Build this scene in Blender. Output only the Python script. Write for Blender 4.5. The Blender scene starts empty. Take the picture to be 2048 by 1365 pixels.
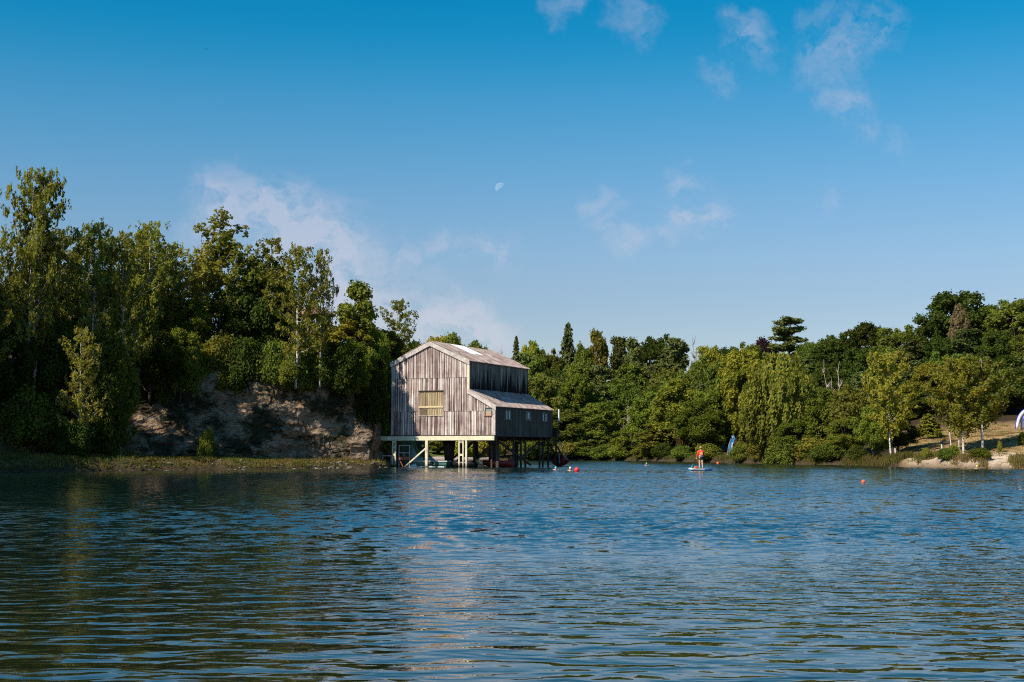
import bpy, bmesh, math, random
import numpy as np
from mathutils import Vector, Matrix

# ------------------------------------------------------------------ camera, world, sun
SC = bpy.context.scene
COL = SC.collection
R = math.radians
CAM_H = 1.6
FPX = 2700.0                       # focal length in photo pixels (2048 wide)
PITCH = math.atan(217.5 / FPX)
SUN_AZ, SUN_EL = R(50), R(42)      # azimuth measured from straight behind the camera to its left
SUN_DIR = Vector((-math.sin(SUN_AZ) * math.cos(SUN_EL), -math.cos(SUN_AZ) * math.cos(SUN_EL), math.sin(SUN_EL)))

cam_d = bpy.data.cameras.new('camera')
cam_d.sensor_width = 36.0
cam_d.lens = FPX / 2048 * 36.0
cam_d.clip_start = 0.3
cam_d.clip_end = 12000
cam = bpy.data.objects.new('camera', cam_d)
COL.objects.link(cam)
cam.location = (0, 0, CAM_H)
cam.rotation_euler = (math.pi / 2 + PITCH, 0, 0)
SC.camera = cam


def at(px, py, Y):
    """world point seen at photo pixel (px, py) at depth Y"""
    r, u = px - 1024.0, -(py - 682.5)
    y = FPX * math.cos(PITCH) - u * math.sin(PITCH)
    z = FPX * math.sin(PITCH) + u * math.cos(PITCH)
    k = Y / y
    return Vector((r * k, Y, CAM_H + z * k))


def direction(px, py):
    v = at(px, py, 100.0) - Vector((0, 0, CAM_H))
    return v.normalized()


class NT:
    """small helper round a node tree"""
    def __init__(self, tree):
        self.t = tree
        tree.nodes.clear()

    def n(self, kind, ins=None, **props):
        node = self.t.nodes.new(kind)
        for k, v in props.items():
            setattr(node, k, v)
        for k, v in (ins or {}).items():
            self.put(node.inputs[k], v)
        return node

    def put(self, sock, v):
        if isinstance(v, bpy.types.NodeSocket):
            self.t.links.new(v, sock)
        elif isinstance(v, bpy.types.Node):
            self.t.links.new(v.outputs[0], sock)
        else:
            if sock.type == 'RGBA' and len(v) == 3:
                v = (*v, 1)
            sock.default_value = v

    def math(self, op, a, b=None, c=None, clamp=False):
        m = self.n('ShaderNodeMath', operation=op, use_clamp=clamp)
        for i, v in enumerate((a, b, c)):
            if v is not None:
                self.put(m.inputs[i], v)
        return m.outputs[0]

    def vmath(self, op, a, b=None, scale=None):
        m = self.n('ShaderNodeVectorMath', operation=op)
        self.put(m.inputs[0], a)
        if b is not None:
            self.put(m.inputs[1], b)
        if scale is not None:
            self.put(m.inputs['Scale'], scale)
        return m.outputs['Value'] if op in ('LENGTH', 'DISTANCE', 'DOT_PRODUCT') else m.outputs[0]

    def mix(self, fac, a, b, blend='MIX'):
        m = self.n('ShaderNodeMix', data_type='RGBA', blend_type=blend)
        self.put(m.inputs[0], fac)
        self.put(m.inputs[6], a)
        self.put(m.inputs[7], b)
        return m.outputs[2]

    def noise(self, vec, scale, detail=3.0, rough=0.55, dist=0.0):
        return self.n('ShaderNodeTexNoise', {'Vector': vec, 'Scale': scale, 'Detail': detail,
                                             'Roughness': rough, 'Distortion': dist})

    def ramp(self, fac, stops):
        r = self.n('ShaderNodeValToRGB', {'Fac': fac})
        e = r.color_ramp.elements
        while len(e) < len(stops):
            e.new(0.5)
        for el, (p, c) in zip(e, stops):
            el.position = p
            el.color = (*c, 1) if len(c) == 3 else c
        return r.outputs[0]

    def map(self, v, a, b, c=0.0, d=1.0, interp='LINEAR'):
        m = self.n('ShaderNodeMapRange', {'Value': v, 'From Min': a, 'From Max': b, 'To Min': c, 'To Max': d},
                   interpolation_type=interp)
        return m.outputs[0]

    def scaled(self, vec, s):
        return self.n('ShaderNodeMapping', {'Vector': vec, 'Scale': s}).outputs[0]


world = bpy.data.worlds.new('World')
SC.world = world
world.use_nodes = True
W = NT(world.node_tree)
sky = W.n('ShaderNodeTexSky', sky_type='NISHITA', sun_disc=False, sun_elevation=SUN_EL,
          sun_rotation=math.atan2(SUN_DIR.x, SUN_DIR.y), altitude=60, air_density=1.0, dust_density=0.25, ozone_density=3.0)
gen = W.n('ShaderNodeTexCoord').outputs['Generated']
vdir = W.vmath('NORMALIZE', gen)
elev = W.n('ShaderNodeSeparateXYZ', {'Vector': vdir}).outputs[2]
# tint deepens the blue with height; red added back higher up for neutral ambient
sky_h = W.n('ShaderNodeHueSaturation', {'Hue': 0.492, 'Saturation': 1.08, 'Value': 1.0, 'Color': sky.outputs[0]}).outputs[0]
tint = W.ramp(elev, [(0.0, (.76, .68, .72)), (0.108, (.79, .735, .79)), (0.14, (.84, .81, .85)), (0.194, (.68, .87, .95)), (0.255, (.30, .88, 1.0)), (0.30, (.02, .82, 1.06)), (0.37, (.0, .78, 1.06)), (0.5, (.36, .86, 1.0)), (1.0, (.55, .9, 1.0))])
tint.node.color_ramp.interpolation = 'B_SPLINE'
sky_c = W.mix(1.0, sky_h, tint, 'MULTIPLY')
warp = W.vmath('ADD', vdir, W.vmath('SCALE', W.vmath('SUBTRACT', W.noise(vdir, 17, 5, .62).outputs[1], (.5, .5, .5)), scale=0.075))
fine = W.noise(W.scaled(warp, (1, 1, 1.6)), 26, 7, 0.62).outputs[0]
# wisps of cloud: (photo x, y, half width in photo px, strength)
CLOUDS = [(455, 425, 85, 1.05), (540, 450, 100, 1.3), (610, 495, 105, 1.3), (665, 545, 100, 1.25), (720, 590, 100, 1.1), (790, 630, 95, .95),
          (860, 668, 85, 1.0), (905, 650, 70, 1.35), (960, 668, 65, 1.0), (810, 500, 38, .8), (880, 480, 36, .7), (985, 517, 45, .9), (935, 500, 40, .45),
          (1140, 15, 45, .7), (1240, 20, 55, .7), (1275, 60, 50, .4), (1500, 88, 58, .95), (1470, 55, 40, .7), (1620, 40, 40, .5), (1690, 90, 85, .8), (1740, 60, 60, .75),
          (1640, 115, 60, .6), (1695, 150, 55, .55), (1700, 210, 55, .85), (1720, 240, 40, .6), (1180, 380, 34, .6), (1215, 435, 34, .6), (1250, 478, 42, .6),
          (1360, 375, 42, .8), (1365, 435, 40, .9), (1415, 415, 38, .8), (1390, 455, 36, .5), (1320, 478, 32, .5), (1660, 395, 34, .55), (1790, 280, 40, .4), (1430, 150, 34, .45)]
total = None
for (px, py, rad, amp) in CLOUDS:
    d = W.vmath('DISTANCE', warp, tuple(direction(px, py)))
    f = W.map(d, 0.0, rad * (1.45 if py > 340 else 1.1) / FPX, amp * (.85 if px > 790 and py > 340 else 1.0 if py > 340 else .85), 0.0, 'SMOOTHSTEP')
    total = f if total is None else W.math('MAXIMUM', total, f)
# the same thin cloud scattered over the rest of the sky
wide = W.map(W.noise(W.scaled(vdir, (1, 1, 2.2)), 2.6, 4).outputs[0], 0.60, 0.80, 0.0, 0.75)
behind = W.map(W.n('ShaderNodeSeparateXYZ', {'Vector': vdir}).outputs[1], 0.55, 0.9, 1.0, 0.0)
total = W.math('MAXIMUM', total, W.math('MULTIPLY', wide, behind))
dens = W.math('MULTIPLY', total, W.map(fine, 0.33, 0.58, 0.0, 1.1, 'SMOOTHSTEP'), clamp=True)
cloud_fac = W.math('MULTIPLY', dens, 0.64)
cloud_c = W.mix(W.map(elev, 0.08, 0.33), (5.5, 5.5, 6.2), (3.0, 3.8, 5.6))
sky_mix = W.mix(cloud_fac, sky_c, cloud_c)
bg = W.n('ShaderNodeBackground', {'Color': sky_mix, 'Strength': 0.092})
W.n('ShaderNodeOutputWorld', {'Surface': bg.outputs[0]})

sun_d = bpy.data.lights.new('sun', 'SUN')
sun_d.energy = 5.0
sun_d.angle = R(0.5)
sun_d.color = (1.0, 0.89, 0.74)
sun = bpy.data.objects.new('sun', sun_d)
COL.objects.link(sun)
sun.rotation_euler = (-SUN_DIR).to_track_quat('-Z', 'Y').to_euler()

SC.view_settings.view_transform = 'Standard'
SC.view_settings.look = 'None'
SC.view_settings.exposure = 0.40
SC.view_settings.gamma = 1.0
SC.view_settings.use_curve_mapping = False
SC.cycles.use_denoising = False
SC.cycles.filter_width = 1.1
SC.cycles.max_bounces = 5
SC.cycles.diffuse_bounces = 2
SC.cycles.glossy_bounces = 3
SC.cycles.transmission_bounces = 3
SC.cycles.transparent_max_bounces = 12
SC.cycles.sample_clamp_indirect = 6.0
rng = np.random.default_rng(7)
random.seed(7)

# ------------------------------------------------------------------ helpers
def tag(o, label=None, cat=None, group=None, kind=None):
    if label: o['label'] = label
    if cat: o['category'] = cat
    if group: o['group'] = group
    if kind: o['kind'] = kind
    return o


def empty(name, loc, rz=0.0):
    o = bpy.data.objects.new(name, None)
    o.empty_display_size = 0.3
    COL.objects.link(o)
    o.location = loc
    o.rotation_euler = (0, 0, rz)
    return o


def link(name, mesh, parent=None):
    o = bpy.data.objects.new(name, mesh)
    COL.objects.link(o)
    if parent is not None:
        o.parent = parent
    return o


def quads_mesh(name, V, mat, smooth=False):
    """V: (n,4,3) array of separate quads"""
    n = len(V)
    me = bpy.data.meshes.new(name)
    me.vertices.add(n * 4)
    me.vertices.foreach_set('co', V.reshape(-1).astype(np.float32))
    me.loops.add(n * 4)
    me.loops.foreach_set('vertex_index', np.arange(n * 4, dtype=np.int32))
    me.polygons.add(n)
    me.polygons.foreach_set('loop_start', np.arange(0, n * 4, 4, dtype=np.int32))
    me.update(calc_edges=True)
    me.materials.append(mat)
    return me


class MB:
    """collects boxes, bars, tubes and lofts for one mesh"""
    def __init__(self):
        self.v, self.f = [], []

    def add(self, verts, faces):
        b = len(self.v)
        self.v += [tuple(p) for p in verts]
        self.f += [tuple(i + b for i in f) for f in faces]
        return self

    def box(self, lo, hi):
        x0, y0, z0 = lo; x1, y1, z1 = hi
        return self.add([(x0, y0, z0), (x1, y0, z0), (x1, y1, z0), (x0, y1, z0), (x0, y0, z1), (x1, y0, z1), (x1, y1, z1), (x0, y1, z1)],
                        [(0, 3, 2, 1), (4, 5, 6, 7), (0, 1, 5, 4), (1, 2, 6, 5), (2, 3, 7, 6), (3, 0, 4, 7)])

    def bar(self, a, b, w, h=None, up=(0, 0, 1)):
        a, b = Vector(a), Vector(b); h = h or w
        d = (b - a).normalized(); up = Vector(up)
        s = d.cross(up)
        if s.length < 1e-4: s = d.cross(Vector((1, 0, 0)))
        s.normalize(); u = s.cross(d)
        s *= w / 2; u *= h / 2
        vs = [a - s - u, a + s - u, a + s + u, a - s + u, b - s - u, b + s - u, b + s + u, b - s + u]
        return self.add(vs, [(0, 1, 2, 3), (7, 6, 5, 4), (0, 4, 5, 1), (1, 5, 6, 2), (2, 6, 7, 3), (3, 7, 4, 0)])

    def tube(self, pts, rads, n=6, caps=True):
        pts = [Vector(p) for p in pts]
        if not hasattr(rads, '__len__'): rads = [rads] * len(pts)
        ref = Vector((0.13, 0.97, 0.21)); vs = []
        for i, p in enumerate(pts):
            d = (pts[min(i + 1, len(pts) - 1)] - pts[max(i - 1, 0)])
            d = d.normalized() if d.length > 1e-6 else Vector((0, 0, 1))
            s = d.cross(ref)
            if s.length < 0.05: s = d.cross(Vector((1, 0, 0)))
            s.normalize(); u = d.cross(s)
            for k in range(n):
                t = 2 * math.pi * k / n
                vs.append(p + (s * math.cos(t) + u * math.sin(t)) * rads[i])
        fs = [(i * n + k, i * n + (k + 1) % n, (i + 1) * n + (k + 1) % n, (i + 1) * n + k) for i in range(len(pts) - 1) for k in range(n)]
        if caps:
            fs += [tuple(range(n - 1, -1, -1)), tuple(range((len(pts) - 1) * n, len(pts) * n))]
        return self.add(vs, fs)

    def loft(self, rings, caps=True, closed=True):
        n = len(rings[0]); vs = [p for r in rings for p in r]
        m = n if closed else n - 1
        fs = [(i * n + k, i * n + (k + 1) % n, (i + 1) * n + (k + 1) % n, (i + 1) * n + k) for i in range(len(rings) - 1) for k in range(m)]
        if caps:
            fs += [tuple(range(n - 1, -1, -1)), tuple(range((len(rings) - 1) * n, len(rings) * n))]
        return self.add(vs, fs)

    def mesh(self, name, mat, smooth=False, bevel=0.0):
        me = bpy.data.meshes.new(name)
        me.from_pydata(self.v, [], self.f)
        bm = bmesh.new(); bm.from_mesh(me)
        if bevel:
            bmesh.ops.bevel(bm, geom=bm.edges[:], offset=bevel, segments=1, affect='EDGES')
        bmesh.ops.recalc_face_normals(bm, faces=bm.faces[:])
        bm.to_mesh(me); bm.free()
        if smooth:
            me.polygons.foreach_set('use_smooth', [True] * len(me.polygons))
        if mat is not None: me.materials.append(mat)
        return me

    def build(self, name, mat, parent=None, smooth=False, bevel=0.0):
        return link(name, self.mesh(name, mat, smooth, bevel), parent)


def _hash(i, j, k, seed):
    h = (i * 374761393 + j * 668265263 + k * 2147483647 + seed * 1274126177) & 0xFFFFFFFF
    h = ((h ^ (h >> 13)) * 1274126177) & 0xFFFFFFFF
    return ((h ^ (h >> 16)) & 0xFFFFFF) / float(0xFFFFFF)


def vnoise(p, seed=0):
    p = np.asarray(p, float)
    i = np.floor(p).astype(np.int64); f = p - i
    f = f * f * (3 - 2 * f)
    out = 0
    for a in (0, 1):
        for b in (0, 1):
            for c in (0, 1):
                w = (f[..., 0] if a else 1 - f[..., 0]) * (f[..., 1] if b else 1 - f[..., 1]) * (f[..., 2] if c else 1 - f[..., 2])
                out = out + w * _hash(i[..., 0] + a, i[..., 1] + b, i[..., 2] + c, seed)
    return out


def fbm(p, octaves=4, seed=0, gain=0.5):
    p = np.asarray(p, float); s = 0; a = 1; t = 0
    for o in range(octaves):
        s = s + a * vnoise(p * 2.0 ** o, seed + o * 17); t += a; a *= gain
    return s / t


# ------------------------------------------------------------------ materials
def material(name):
    m = bpy.data.materials.new(name)
    m.use_nodes = True
    return m, NT(m.node_tree)


def finish(T, shader):
    T.n('ShaderNodeOutputMaterial', {'Surface': shader})


def plain(name, col, rough=0.6, metal=0.0, var=0.25, scale=6.0, spec=0.4):
    """painted or raw surface with mottled tone"""
    m, T = material(name)
    pos = T.n('ShaderNodeTexCoord').outputs['Object']
    nz = T.noise(pos, scale, 5, 0.65).outputs[0]
    k = T.map(nz, 0.3, 0.7, 1 - var, 1 + var)
    c = T.vmath('SCALE', tuple(col), scale=k)
    b = T.n('ShaderNodeBsdfPrincipled', {'Base Color': c, 'Roughness': rough, 'Metallic': metal, 'Specular IOR Level': spec})
    bump = T.n('ShaderNodeBump', {'Height': T.noise(pos, scale * 6, 3).outputs[0], 'Strength': 0.25, 'Distance': 0.02})
    T.put(b.inputs['Normal'], bump.outputs[0])
    finish(T, b.outputs[0])
    return m


def leaf_mat(name, c1, c2, trans=0.35, hue_var=0.02):
    """foliage: colour runs between two tones from leaf clump to leaf clump and from tree to tree"""
    m, T = material(name)
    tc = T.n('ShaderNodeTexCoord').outputs['Object']
    oi = T.n('ShaderNodeObjectInfo')
    off = T.vmath('ADD', tc, T.vmath('SCALE', (37.0, 11.0, 23.0), scale=oi.outputs['Random']))
    a = T.noise(off, 0.55, 2).outputs[0]
    b = T.noise(off, 3.5, 2).outputs[0]
    f = T.math('ADD', T.math('MULTIPLY', a, 0.55), T.math('MULTIPLY', b, 0.45))
    c = T.mix(T.map(f, 0.36, 0.64), c1, c2)
    v = T.map(oi.outputs['Random'], 0, 1, 0.72, 1.28)
    h = T.map(T.math('FRACT', T.math('MULTIPLY', oi.outputs['Random'], 7.31)), 0, 1, 0.5 - hue_var, 0.5 + hue_var)
    c = T.n('ShaderNodeHueSaturation', {'Hue': h, 'Saturation': 1.0, 'Value': v, 'Color': c}).outputs[0]
    d = T.n('ShaderNodeBsdfDiffuse', {'Color': c})
    t = T.n('ShaderNodeBsdfTranslucent', {'Color': T.mix(1.0, c, (1.3, 1.25, 0.55), 'MULTIPLY')})
    mx = T.n('ShaderNodeMixShader', {0: trans, 1: d.outputs[0], 2: t.outputs[0]})
    finish(T, mx.outputs[0])
    return m


def bark_mat(name, c1, c2, scale=(6, 6, 1.5), white=False):
    m, T = material(name)
    pos = T.n('ShaderNodeTexCoord').outputs['Object']
    nz = T.noise(T.scaled(pos, scale), 1.0, 5, 0.6).outputs[0]
    c = T.ramp(nz, [(0.38, c1), (0.5 if white else 0.62, c2)])
    b = T.n('ShaderNodeBsdfPrincipled', {'Base Color': c, 'Roughness': 0.85, 'Specular IOR Level': 0.2})
    finish(T, b.outputs[0])
    return m


M = {}
M['leaf_birch'] = leaf_mat('leaf_birch', (.125, .136, .020), (.285, .270, .052), .36)
M['leaf_broad'] = leaf_mat('leaf_broad', (.090, .122, .018), (.215, .235, .036), .36)
M['leaf_dark'] = leaf_mat('leaf_dark', (.034, .052, .010), (.080, .105, .020), .25)
M['leaf_oak'] = leaf_mat('leaf_oak', (0.071, 0.106, 0.021), (0.177, 0.209, 0.034), .28)
M['leaf_lime'] = leaf_mat('leaf_lime', (0.192, 0.208, 0.027), (0.337, 0.312, 0.045), .36)
M['leaf_gold'] = leaf_mat('leaf_gold', (.14, .125, .025), (.24, .19, .04), .36)
M['leaf_willow'] = leaf_mat('leaf_willow', (.095, .112, .020), (.185, .190, .038), .34)
M['leaf_pine'] = leaf_mat('leaf_pine', (0.060, 0.086, 0.027), (0.146, 0.164, 0.048), .12)
M['leaf_purple'] = leaf_mat('leaf_purple', (.020, .014, .018), (.045, .026, .030), .15)
M['leaf_pale'] = leaf_mat('leaf_pale', (.16, .135, .06), (.24, .20, .10), .3)
M['leaf_brown'] = leaf_mat('leaf_brown', (.10, .055, .02), (.17, .10, .04), .3)
M['leaf_rust'] = leaf_mat('leaf_rust', (.13, .075, .03), (.10, .11, .03), .3)
M['bark_birch'] = bark_mat('bark_birch', (.06, .05, .045), (.62, .58, .52), (3, 3, 5), True)
M['bark_dark'] = bark_mat('bark_dark', (.030, .022, .016), (.10, .075, .055))
M['bark_pine'] = bark_mat('bark_pine', (.10, .05, .03), (.26, .14, .085))
M['bark_dead'] = bark_mat('bark_dead', (.24, .19, .15), (.46, .39, .33))


def ground_mat():
    m, T = material('ground_cover')
    a = T.n('ShaderNodeAttribute', attribute_name='ground_colour').outputs['Color']
    pos = T.n('ShaderNodeNewGeometry').outputs['Position']
    n1 = T.noise(pos, 0.9, 6, 0.65).outputs[0]
    n2 = T.noise(pos, 7.0, 4, 0.7).outputs[0]
    k = T.math('MULTIPLY', T.map(n1, 0.3, 0.7, 0.65, 1.3), T.map(n2, 0.3, 0.7, 0.7, 1.3))
    c = T.vmath('SCALE', a, scale=k)
    b = T.n('ShaderNodeBsdfPrincipled', {'Base Color': c, 'Roughness': 0.95, 'Specular IOR Level': 0.1})
    bump = T.n('ShaderNodeBump', {'Height': T.math('ADD', n2, n1), 'Strength': 0.7, 'Distance': 0.15})
    T.put(b.inputs['Normal'], bump.outputs[0])
    finish(T, b.outputs[0])
    return m


M['ground'] = ground_mat()


def rock_mat():
    m, T = material('quarry_rock')
    pos = T.n('ShaderNodeNewGeometry').outputs['Position']
    warp_ = T.vmath('ADD', pos, T.vmath('SCALE', T.noise(pos, 0.35, 3).outputs[1], scale=2.2))
    strata = T.noise(T.scaled(warp_, (0.25, 0.25, 1.6)), 1.0, 6, 0.65).outputs[0]
    c = T.ramp(strata, [(0.30, (.09, .055, .03)), (0.45, (.25, .172, .108)), (0.54, (.29, .23, .172)), (0.62, (.28, .152, .072)), (0.72, (.19, .128, .084))])
    blot = T.noise(pos, 0.42, 5, 0.6).outputs[0]
    c = T.mix(T.map(blot, 0.47, 0.57), c, (.040, .036, .018))          # moss and soot-dark lichen
    pale = T.noise(T.scaled(warp_, (0.7, 0.7, 0.9)), 0.8, 6, 0.7).outputs[0]
    c = T.mix(T.map(pale, 0.54, 0.68, 0, 0.5), c, (.36, .30, .23))
    rid = T.math('ABSOLUTE', T.math('SUBTRACT', T.noise(T.scaled(warp_, (.5, .5, 1.1)), 1.0, 4, 0.55).outputs[0], 0.5))
    vor = T.map(rid, 0.0, 0.05, 0.0, 0.06)
    c = T.mix(T.map(rid, 0.0, 0.014, 0.75, 0.0), c, (.03, .020, .012))
    b = T.n('ShaderNodeBsdfPrincipled', {'Base Color': c, 'Roughness': 0.92, 'Specular IOR Level': 0.15})
    hgt = T.math('ADD', T.noise(T.scaled(warp_, (1, 1, 2.5)), 1.6, 7, 0.65).outputs[0], T.map(vor, 0, 0.06, -0.5, 0))
    bump = T.n('ShaderNodeBump', {'Height': hgt, 'Strength': 0.7, 'Distance': 0.30})
    T.put(b.inputs['Normal'], bump.outputs[0])
    finish(T, b.outputs[0])
    return m


M['rock'] = rock_mat()


def water_mat():
    m, T = material('lake_water')
    pos = T.n('ShaderNodeNewGeometry').outputs['Position']
    big = T.noise(T.scaled(pos, (0.020, 0.055, 1)), 1.0, 2, 0.5).outputs[0]
    gust = T.map(big, 0.36, 0.62, 0.55, 1.35)
    sep = T.n('ShaderNodeSeparateXYZ', {'Vector': pos})
    Y, X = sep.outputs[1], sep.outputs[0]
    # the lee of the cliff lies calmer; the small cat's-paws fade towards the near shore
    lee = T.map(T.math('ADD', X, T.math('MULTIPLY', Y, 0.08)), -13, 1, 0.20, 1.0, 'SMOOTHSTEP')
    lee = T.math('MAXIMUM', lee, T.map(Y, 34, 70, 0.72, 0.20))
    near = T.map(Y, 9, 21, 0.14, 1.0, 'SMOOTHSTEP')
    d1 = T.noise(T.scaled(pos, (2.4, 2.0, 1)), 1.0, 3, 0.6).outputs[0]
    d2 = T.noise(T.scaled(pos, (1.1, 0.65, 1)), 1.0, 3, 0.6).outputs[0]
    dash = T.math('ADD', T.math('MULTIPLY', d1, 0.6), T.math('MULTIPLY', d2, 0.4))
    dash = T.map(dash, 0.42, 0.55, 0.10, 1.30)
    streaky = T.math('ADD', T.math('MULTIPLY', T.math('SUBTRACT', dash, 1.0), T.map(Y, 12, 22, 0.0, 1.0)), 1.0)
    chop = T.math('MULTIPLY', T.math('MULTIPLY', T.math('MULTIPLY', gust, lee), near), streaky)
    calm = T.math('MULTIPLY', T.math('MULTIPLY', streaky, T.map(Y, 10, 45, 0.78, 0.8)), T.map(lee, 0.20, 1.0, 0.85, 1.0))
    layers = [((1.35, 2.25, 1), 1.0, 2.0, 0.057, calm),          # long ripples
              ((2.6, 3.8, 1), 1.0, 2.0, 0.037, chop),
              ((7.0, 9.5, 1), 1.0, 2.0, 0.0115, chop)]
    gx = gy = None
    EPS = 0.03
    for i, (sc, s, det, amp, k) in enumerate(layers):
        def H(off):
            p = T.vmath('ADD', pos, (off[0] + 13.7 * i, off[1] + 5.1 * i, 3.3 * i))
            return T.noise(T.scaled(p, sc), s, det, 0.45, 0.25).outputs[0]
        h0 = H((0, 0)); hx = H((EPS, 0)); hy = H((0, EPS))
        a = T.math('MULTIPLY', T.math('SUBTRACT', hx, h0), amp / EPS)
        b = T.math('MULTIPLY', T.math('SUBTRACT', hy, h0), amp / EPS)
        if k is not None:
            a = T.math('MULTIPLY', a, k); b = T.math('MULTIPLY', b, k)
        gx = a if gx is None else T.math('ADD', gx, a)
        gy = b if gy is None else T.math('ADD', gy, b)
    # far off, only the wave faces turned to the near shore show: the backs are hidden behind the crests
    hide = T.map(Y, 9, 30, 0.0, 0.95, 'SMOOTHSTEP')
    gy = T.math('ADD', T.math('MULTIPLY', gy, T.math('SUBTRACT', 1.0, hide)), T.math('MULTIPLY', T.math('ADD', T.math('MULTIPLY', T.math('ABSOLUTE', gy), 0.7), T.math('MULTIPLY', chop, 0.062)), hide))
    nrm = T.n('ShaderNodeCombineXYZ', {0: T.math('MULTIPLY', gx, -1), 1: T.math('MULTIPLY', gy, -1), 2: 1.0}).outputs[0]
    nrm = T.vmath('NORMALIZE', nrm)
    shallow = T.map(Y, 9, 26, 1.0, 0.0)
    body = T.mix(shallow, (.003, .014, .016), (.016, .021, .008))
    b = T.n('ShaderNodeBsdfPrincipled', {'Base Color': body, 'Roughness': 0.03, 'IOR': 1.6, 'Specular IOR Level': 0.5, 'Normal': nrm})
    finish(T, b.outputs[0])
    return m


M['water'] = water_mat()


def sheet_mat(name, stops, streak=(5.5, 5.5, 0.22), top_drip=None, rough=0.8, pans=0.0):
    """weathered corrugated sheet: run-off streaks down its length"""
    m, T = material(name)
    pos = T.n('ShaderNodeTexCoord').outputs['Object']
    oi = T.n('ShaderNodeObjectInfo').outputs['Random']
    p = T.vmath('ADD', pos, T.vmath('SCALE', (9.0, 5.0, 3.0), scale=oi))
    s = T.noise(T.scaled(p, streak), 1.0, 4, 0.6).outputs[0]
    blot = T.noise(pos, 1.1, 5, 0.65).outputs[0]
    f = T.math('ADD', T.math('MULTIPLY', s, 0.8), T.math('MULTIPLY', blot, 0.2))
    c = T.ramp(f, stops)
    c = T.vmath('SCALE', c, scale=T.map(oi, 0, 1, 0.86, 1.12))
    if pans:        # pans between the ribs are darker than the crests
        x = T.n('ShaderNodeSeparateXYZ', {'Vector': pos}).outputs[0]
        rib = T.math('SINE', T.math('MULTIPLY_ADD', x, 2 * math.pi / .245, -math.pi / 2))
        c = T.vmath('SCALE', c, scale=T.map(rib, -1, 0.6, 1 - pans, 1.08))
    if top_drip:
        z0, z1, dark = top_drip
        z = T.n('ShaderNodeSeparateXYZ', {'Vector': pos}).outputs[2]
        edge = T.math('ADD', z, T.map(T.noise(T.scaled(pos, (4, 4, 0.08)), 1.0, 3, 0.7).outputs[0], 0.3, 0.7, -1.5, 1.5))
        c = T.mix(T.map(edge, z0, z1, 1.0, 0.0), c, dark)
    b = T.n('ShaderNodeBsdfPrincipled', {'Base Color': c, 'Roughness': rough, 'Specular IOR Level': 0.2})
    bump = T.n('ShaderNodeBump', {'Height': T.noise(T.scaled(pos, (10, 10, 1)), 1.0, 4).outputs[0], 'Strength': 0.4, 'Distance': 0.03})
    T.put(b.inputs['Normal'], bump.outputs[0])
    finish(T, b.outputs[0])
    return m


M['sheet_front'] = sheet_mat('sheet_front', [(0.38, (.07, .046, .040)), (0.45, (.22, .15, .138)), (0.49, (.36, .27, .25)), (0.54, (.53, .44, .405)), (0.60, (.78, .72, .66))], (7, 7, 0.14), None, 0.8, 0.42)
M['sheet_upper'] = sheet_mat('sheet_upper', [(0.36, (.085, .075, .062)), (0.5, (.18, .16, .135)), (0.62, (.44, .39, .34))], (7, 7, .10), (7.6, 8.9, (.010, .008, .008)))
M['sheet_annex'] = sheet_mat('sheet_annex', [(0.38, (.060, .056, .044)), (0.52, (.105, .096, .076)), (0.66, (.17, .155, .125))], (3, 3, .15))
M['sheet_roof'] = sheet_mat('sheet_roof', [(0.34, (.13, .075, .055)), (0.46, (.30, .235, .21)), (0.56, (.38, .31, .285)), (0.68, (.50, .43, .40))], (1.6, 1.6, 1.6))
M['sheet_clear'] = sheet_mat('sheet_clear', [(0.36, (.22, .165, .095)), (0.5, (.35, .275, .165)), (0.64, (.47, .385, .25))], (3, 3, .3), None, 0.45)
M['skylight'] = plain('skylight', (.80, .81, .80), 0.5, var=.06)
M['barge'] = plain('barge', (.47, .42, .39), 0.75, var=.35, scale=3)
M['cream'] = plain('cream', (.66, .60, .44), 0.6, var=.22, scale=3)
def cream_mat():
    m, T = material('cream_post')
    pos = T.n('ShaderNodeTexCoord').outputs['Object']
    nz = T.noise(pos, 3, 5, .65).outputs[0]
    c = T.vmath('SCALE', (.66, .60, .44), scale=T.map(nz, .3, .7, .72, 1.18))
    z = T.n('ShaderNodeSeparateXYZ', {'Vector': pos}).outputs[2]
    wet = T.map(T.math('ADD', z, T.map(nz, .3, .7, -.22, .22)), .10, .42, 1.0, 0.0)       # tide line of slime and algae
    c = T.mix(wet, c, (.050, .052, .024))
    rust = T.map(T.noise(T.scaled(pos, (6, 6, .7)), 1.0, 4, .6).outputs[0], .58, .68, 0, .6)
    c = T.mix(rust, c, (.22, .13, .06))
    finish(T, T.n('ShaderNodeBsdfPrincipled', {'Base Color': c, 'Roughness': .65, 'Specular IOR Level': .3}).outputs[0])
    return m


M['cream_post'] = cream_mat()
M['rail'] = plain('rail', (.42, .44, .44), 0.5, var=.2)
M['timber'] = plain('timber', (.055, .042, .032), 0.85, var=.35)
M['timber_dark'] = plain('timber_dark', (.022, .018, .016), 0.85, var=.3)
M['ridge'] = plain('ridge', (.17, .085, .055), 0.85, var=.4, scale=3)
M['red_plank'] = plain('red_plank', (.30, .085, .055), 0.7, var=.3)
M['frame'] = plain('frame', (.20, .185, .15), 0.7)
M['curtain'] = plain('curtain', (.72, .72, .72), 0.8, var=.12)
M['green_hull'] = plain('green_hull', (.055, .16, .13), 0.45, var=.25)
M['black_hull'] = plain('black_hull', (.012, .013, .015), 0.35, var=.3)
M['white_trim'] = plain('white_trim', (.70, .70, .68), 0.45, var=.1)
M['red_hull'] = plain('red_hull', (.20, .022, .016), 0.4, var=.25)
M['canvas'] = plain('canvas', (.34, .28, .21), 0.9, var=.25)
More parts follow.
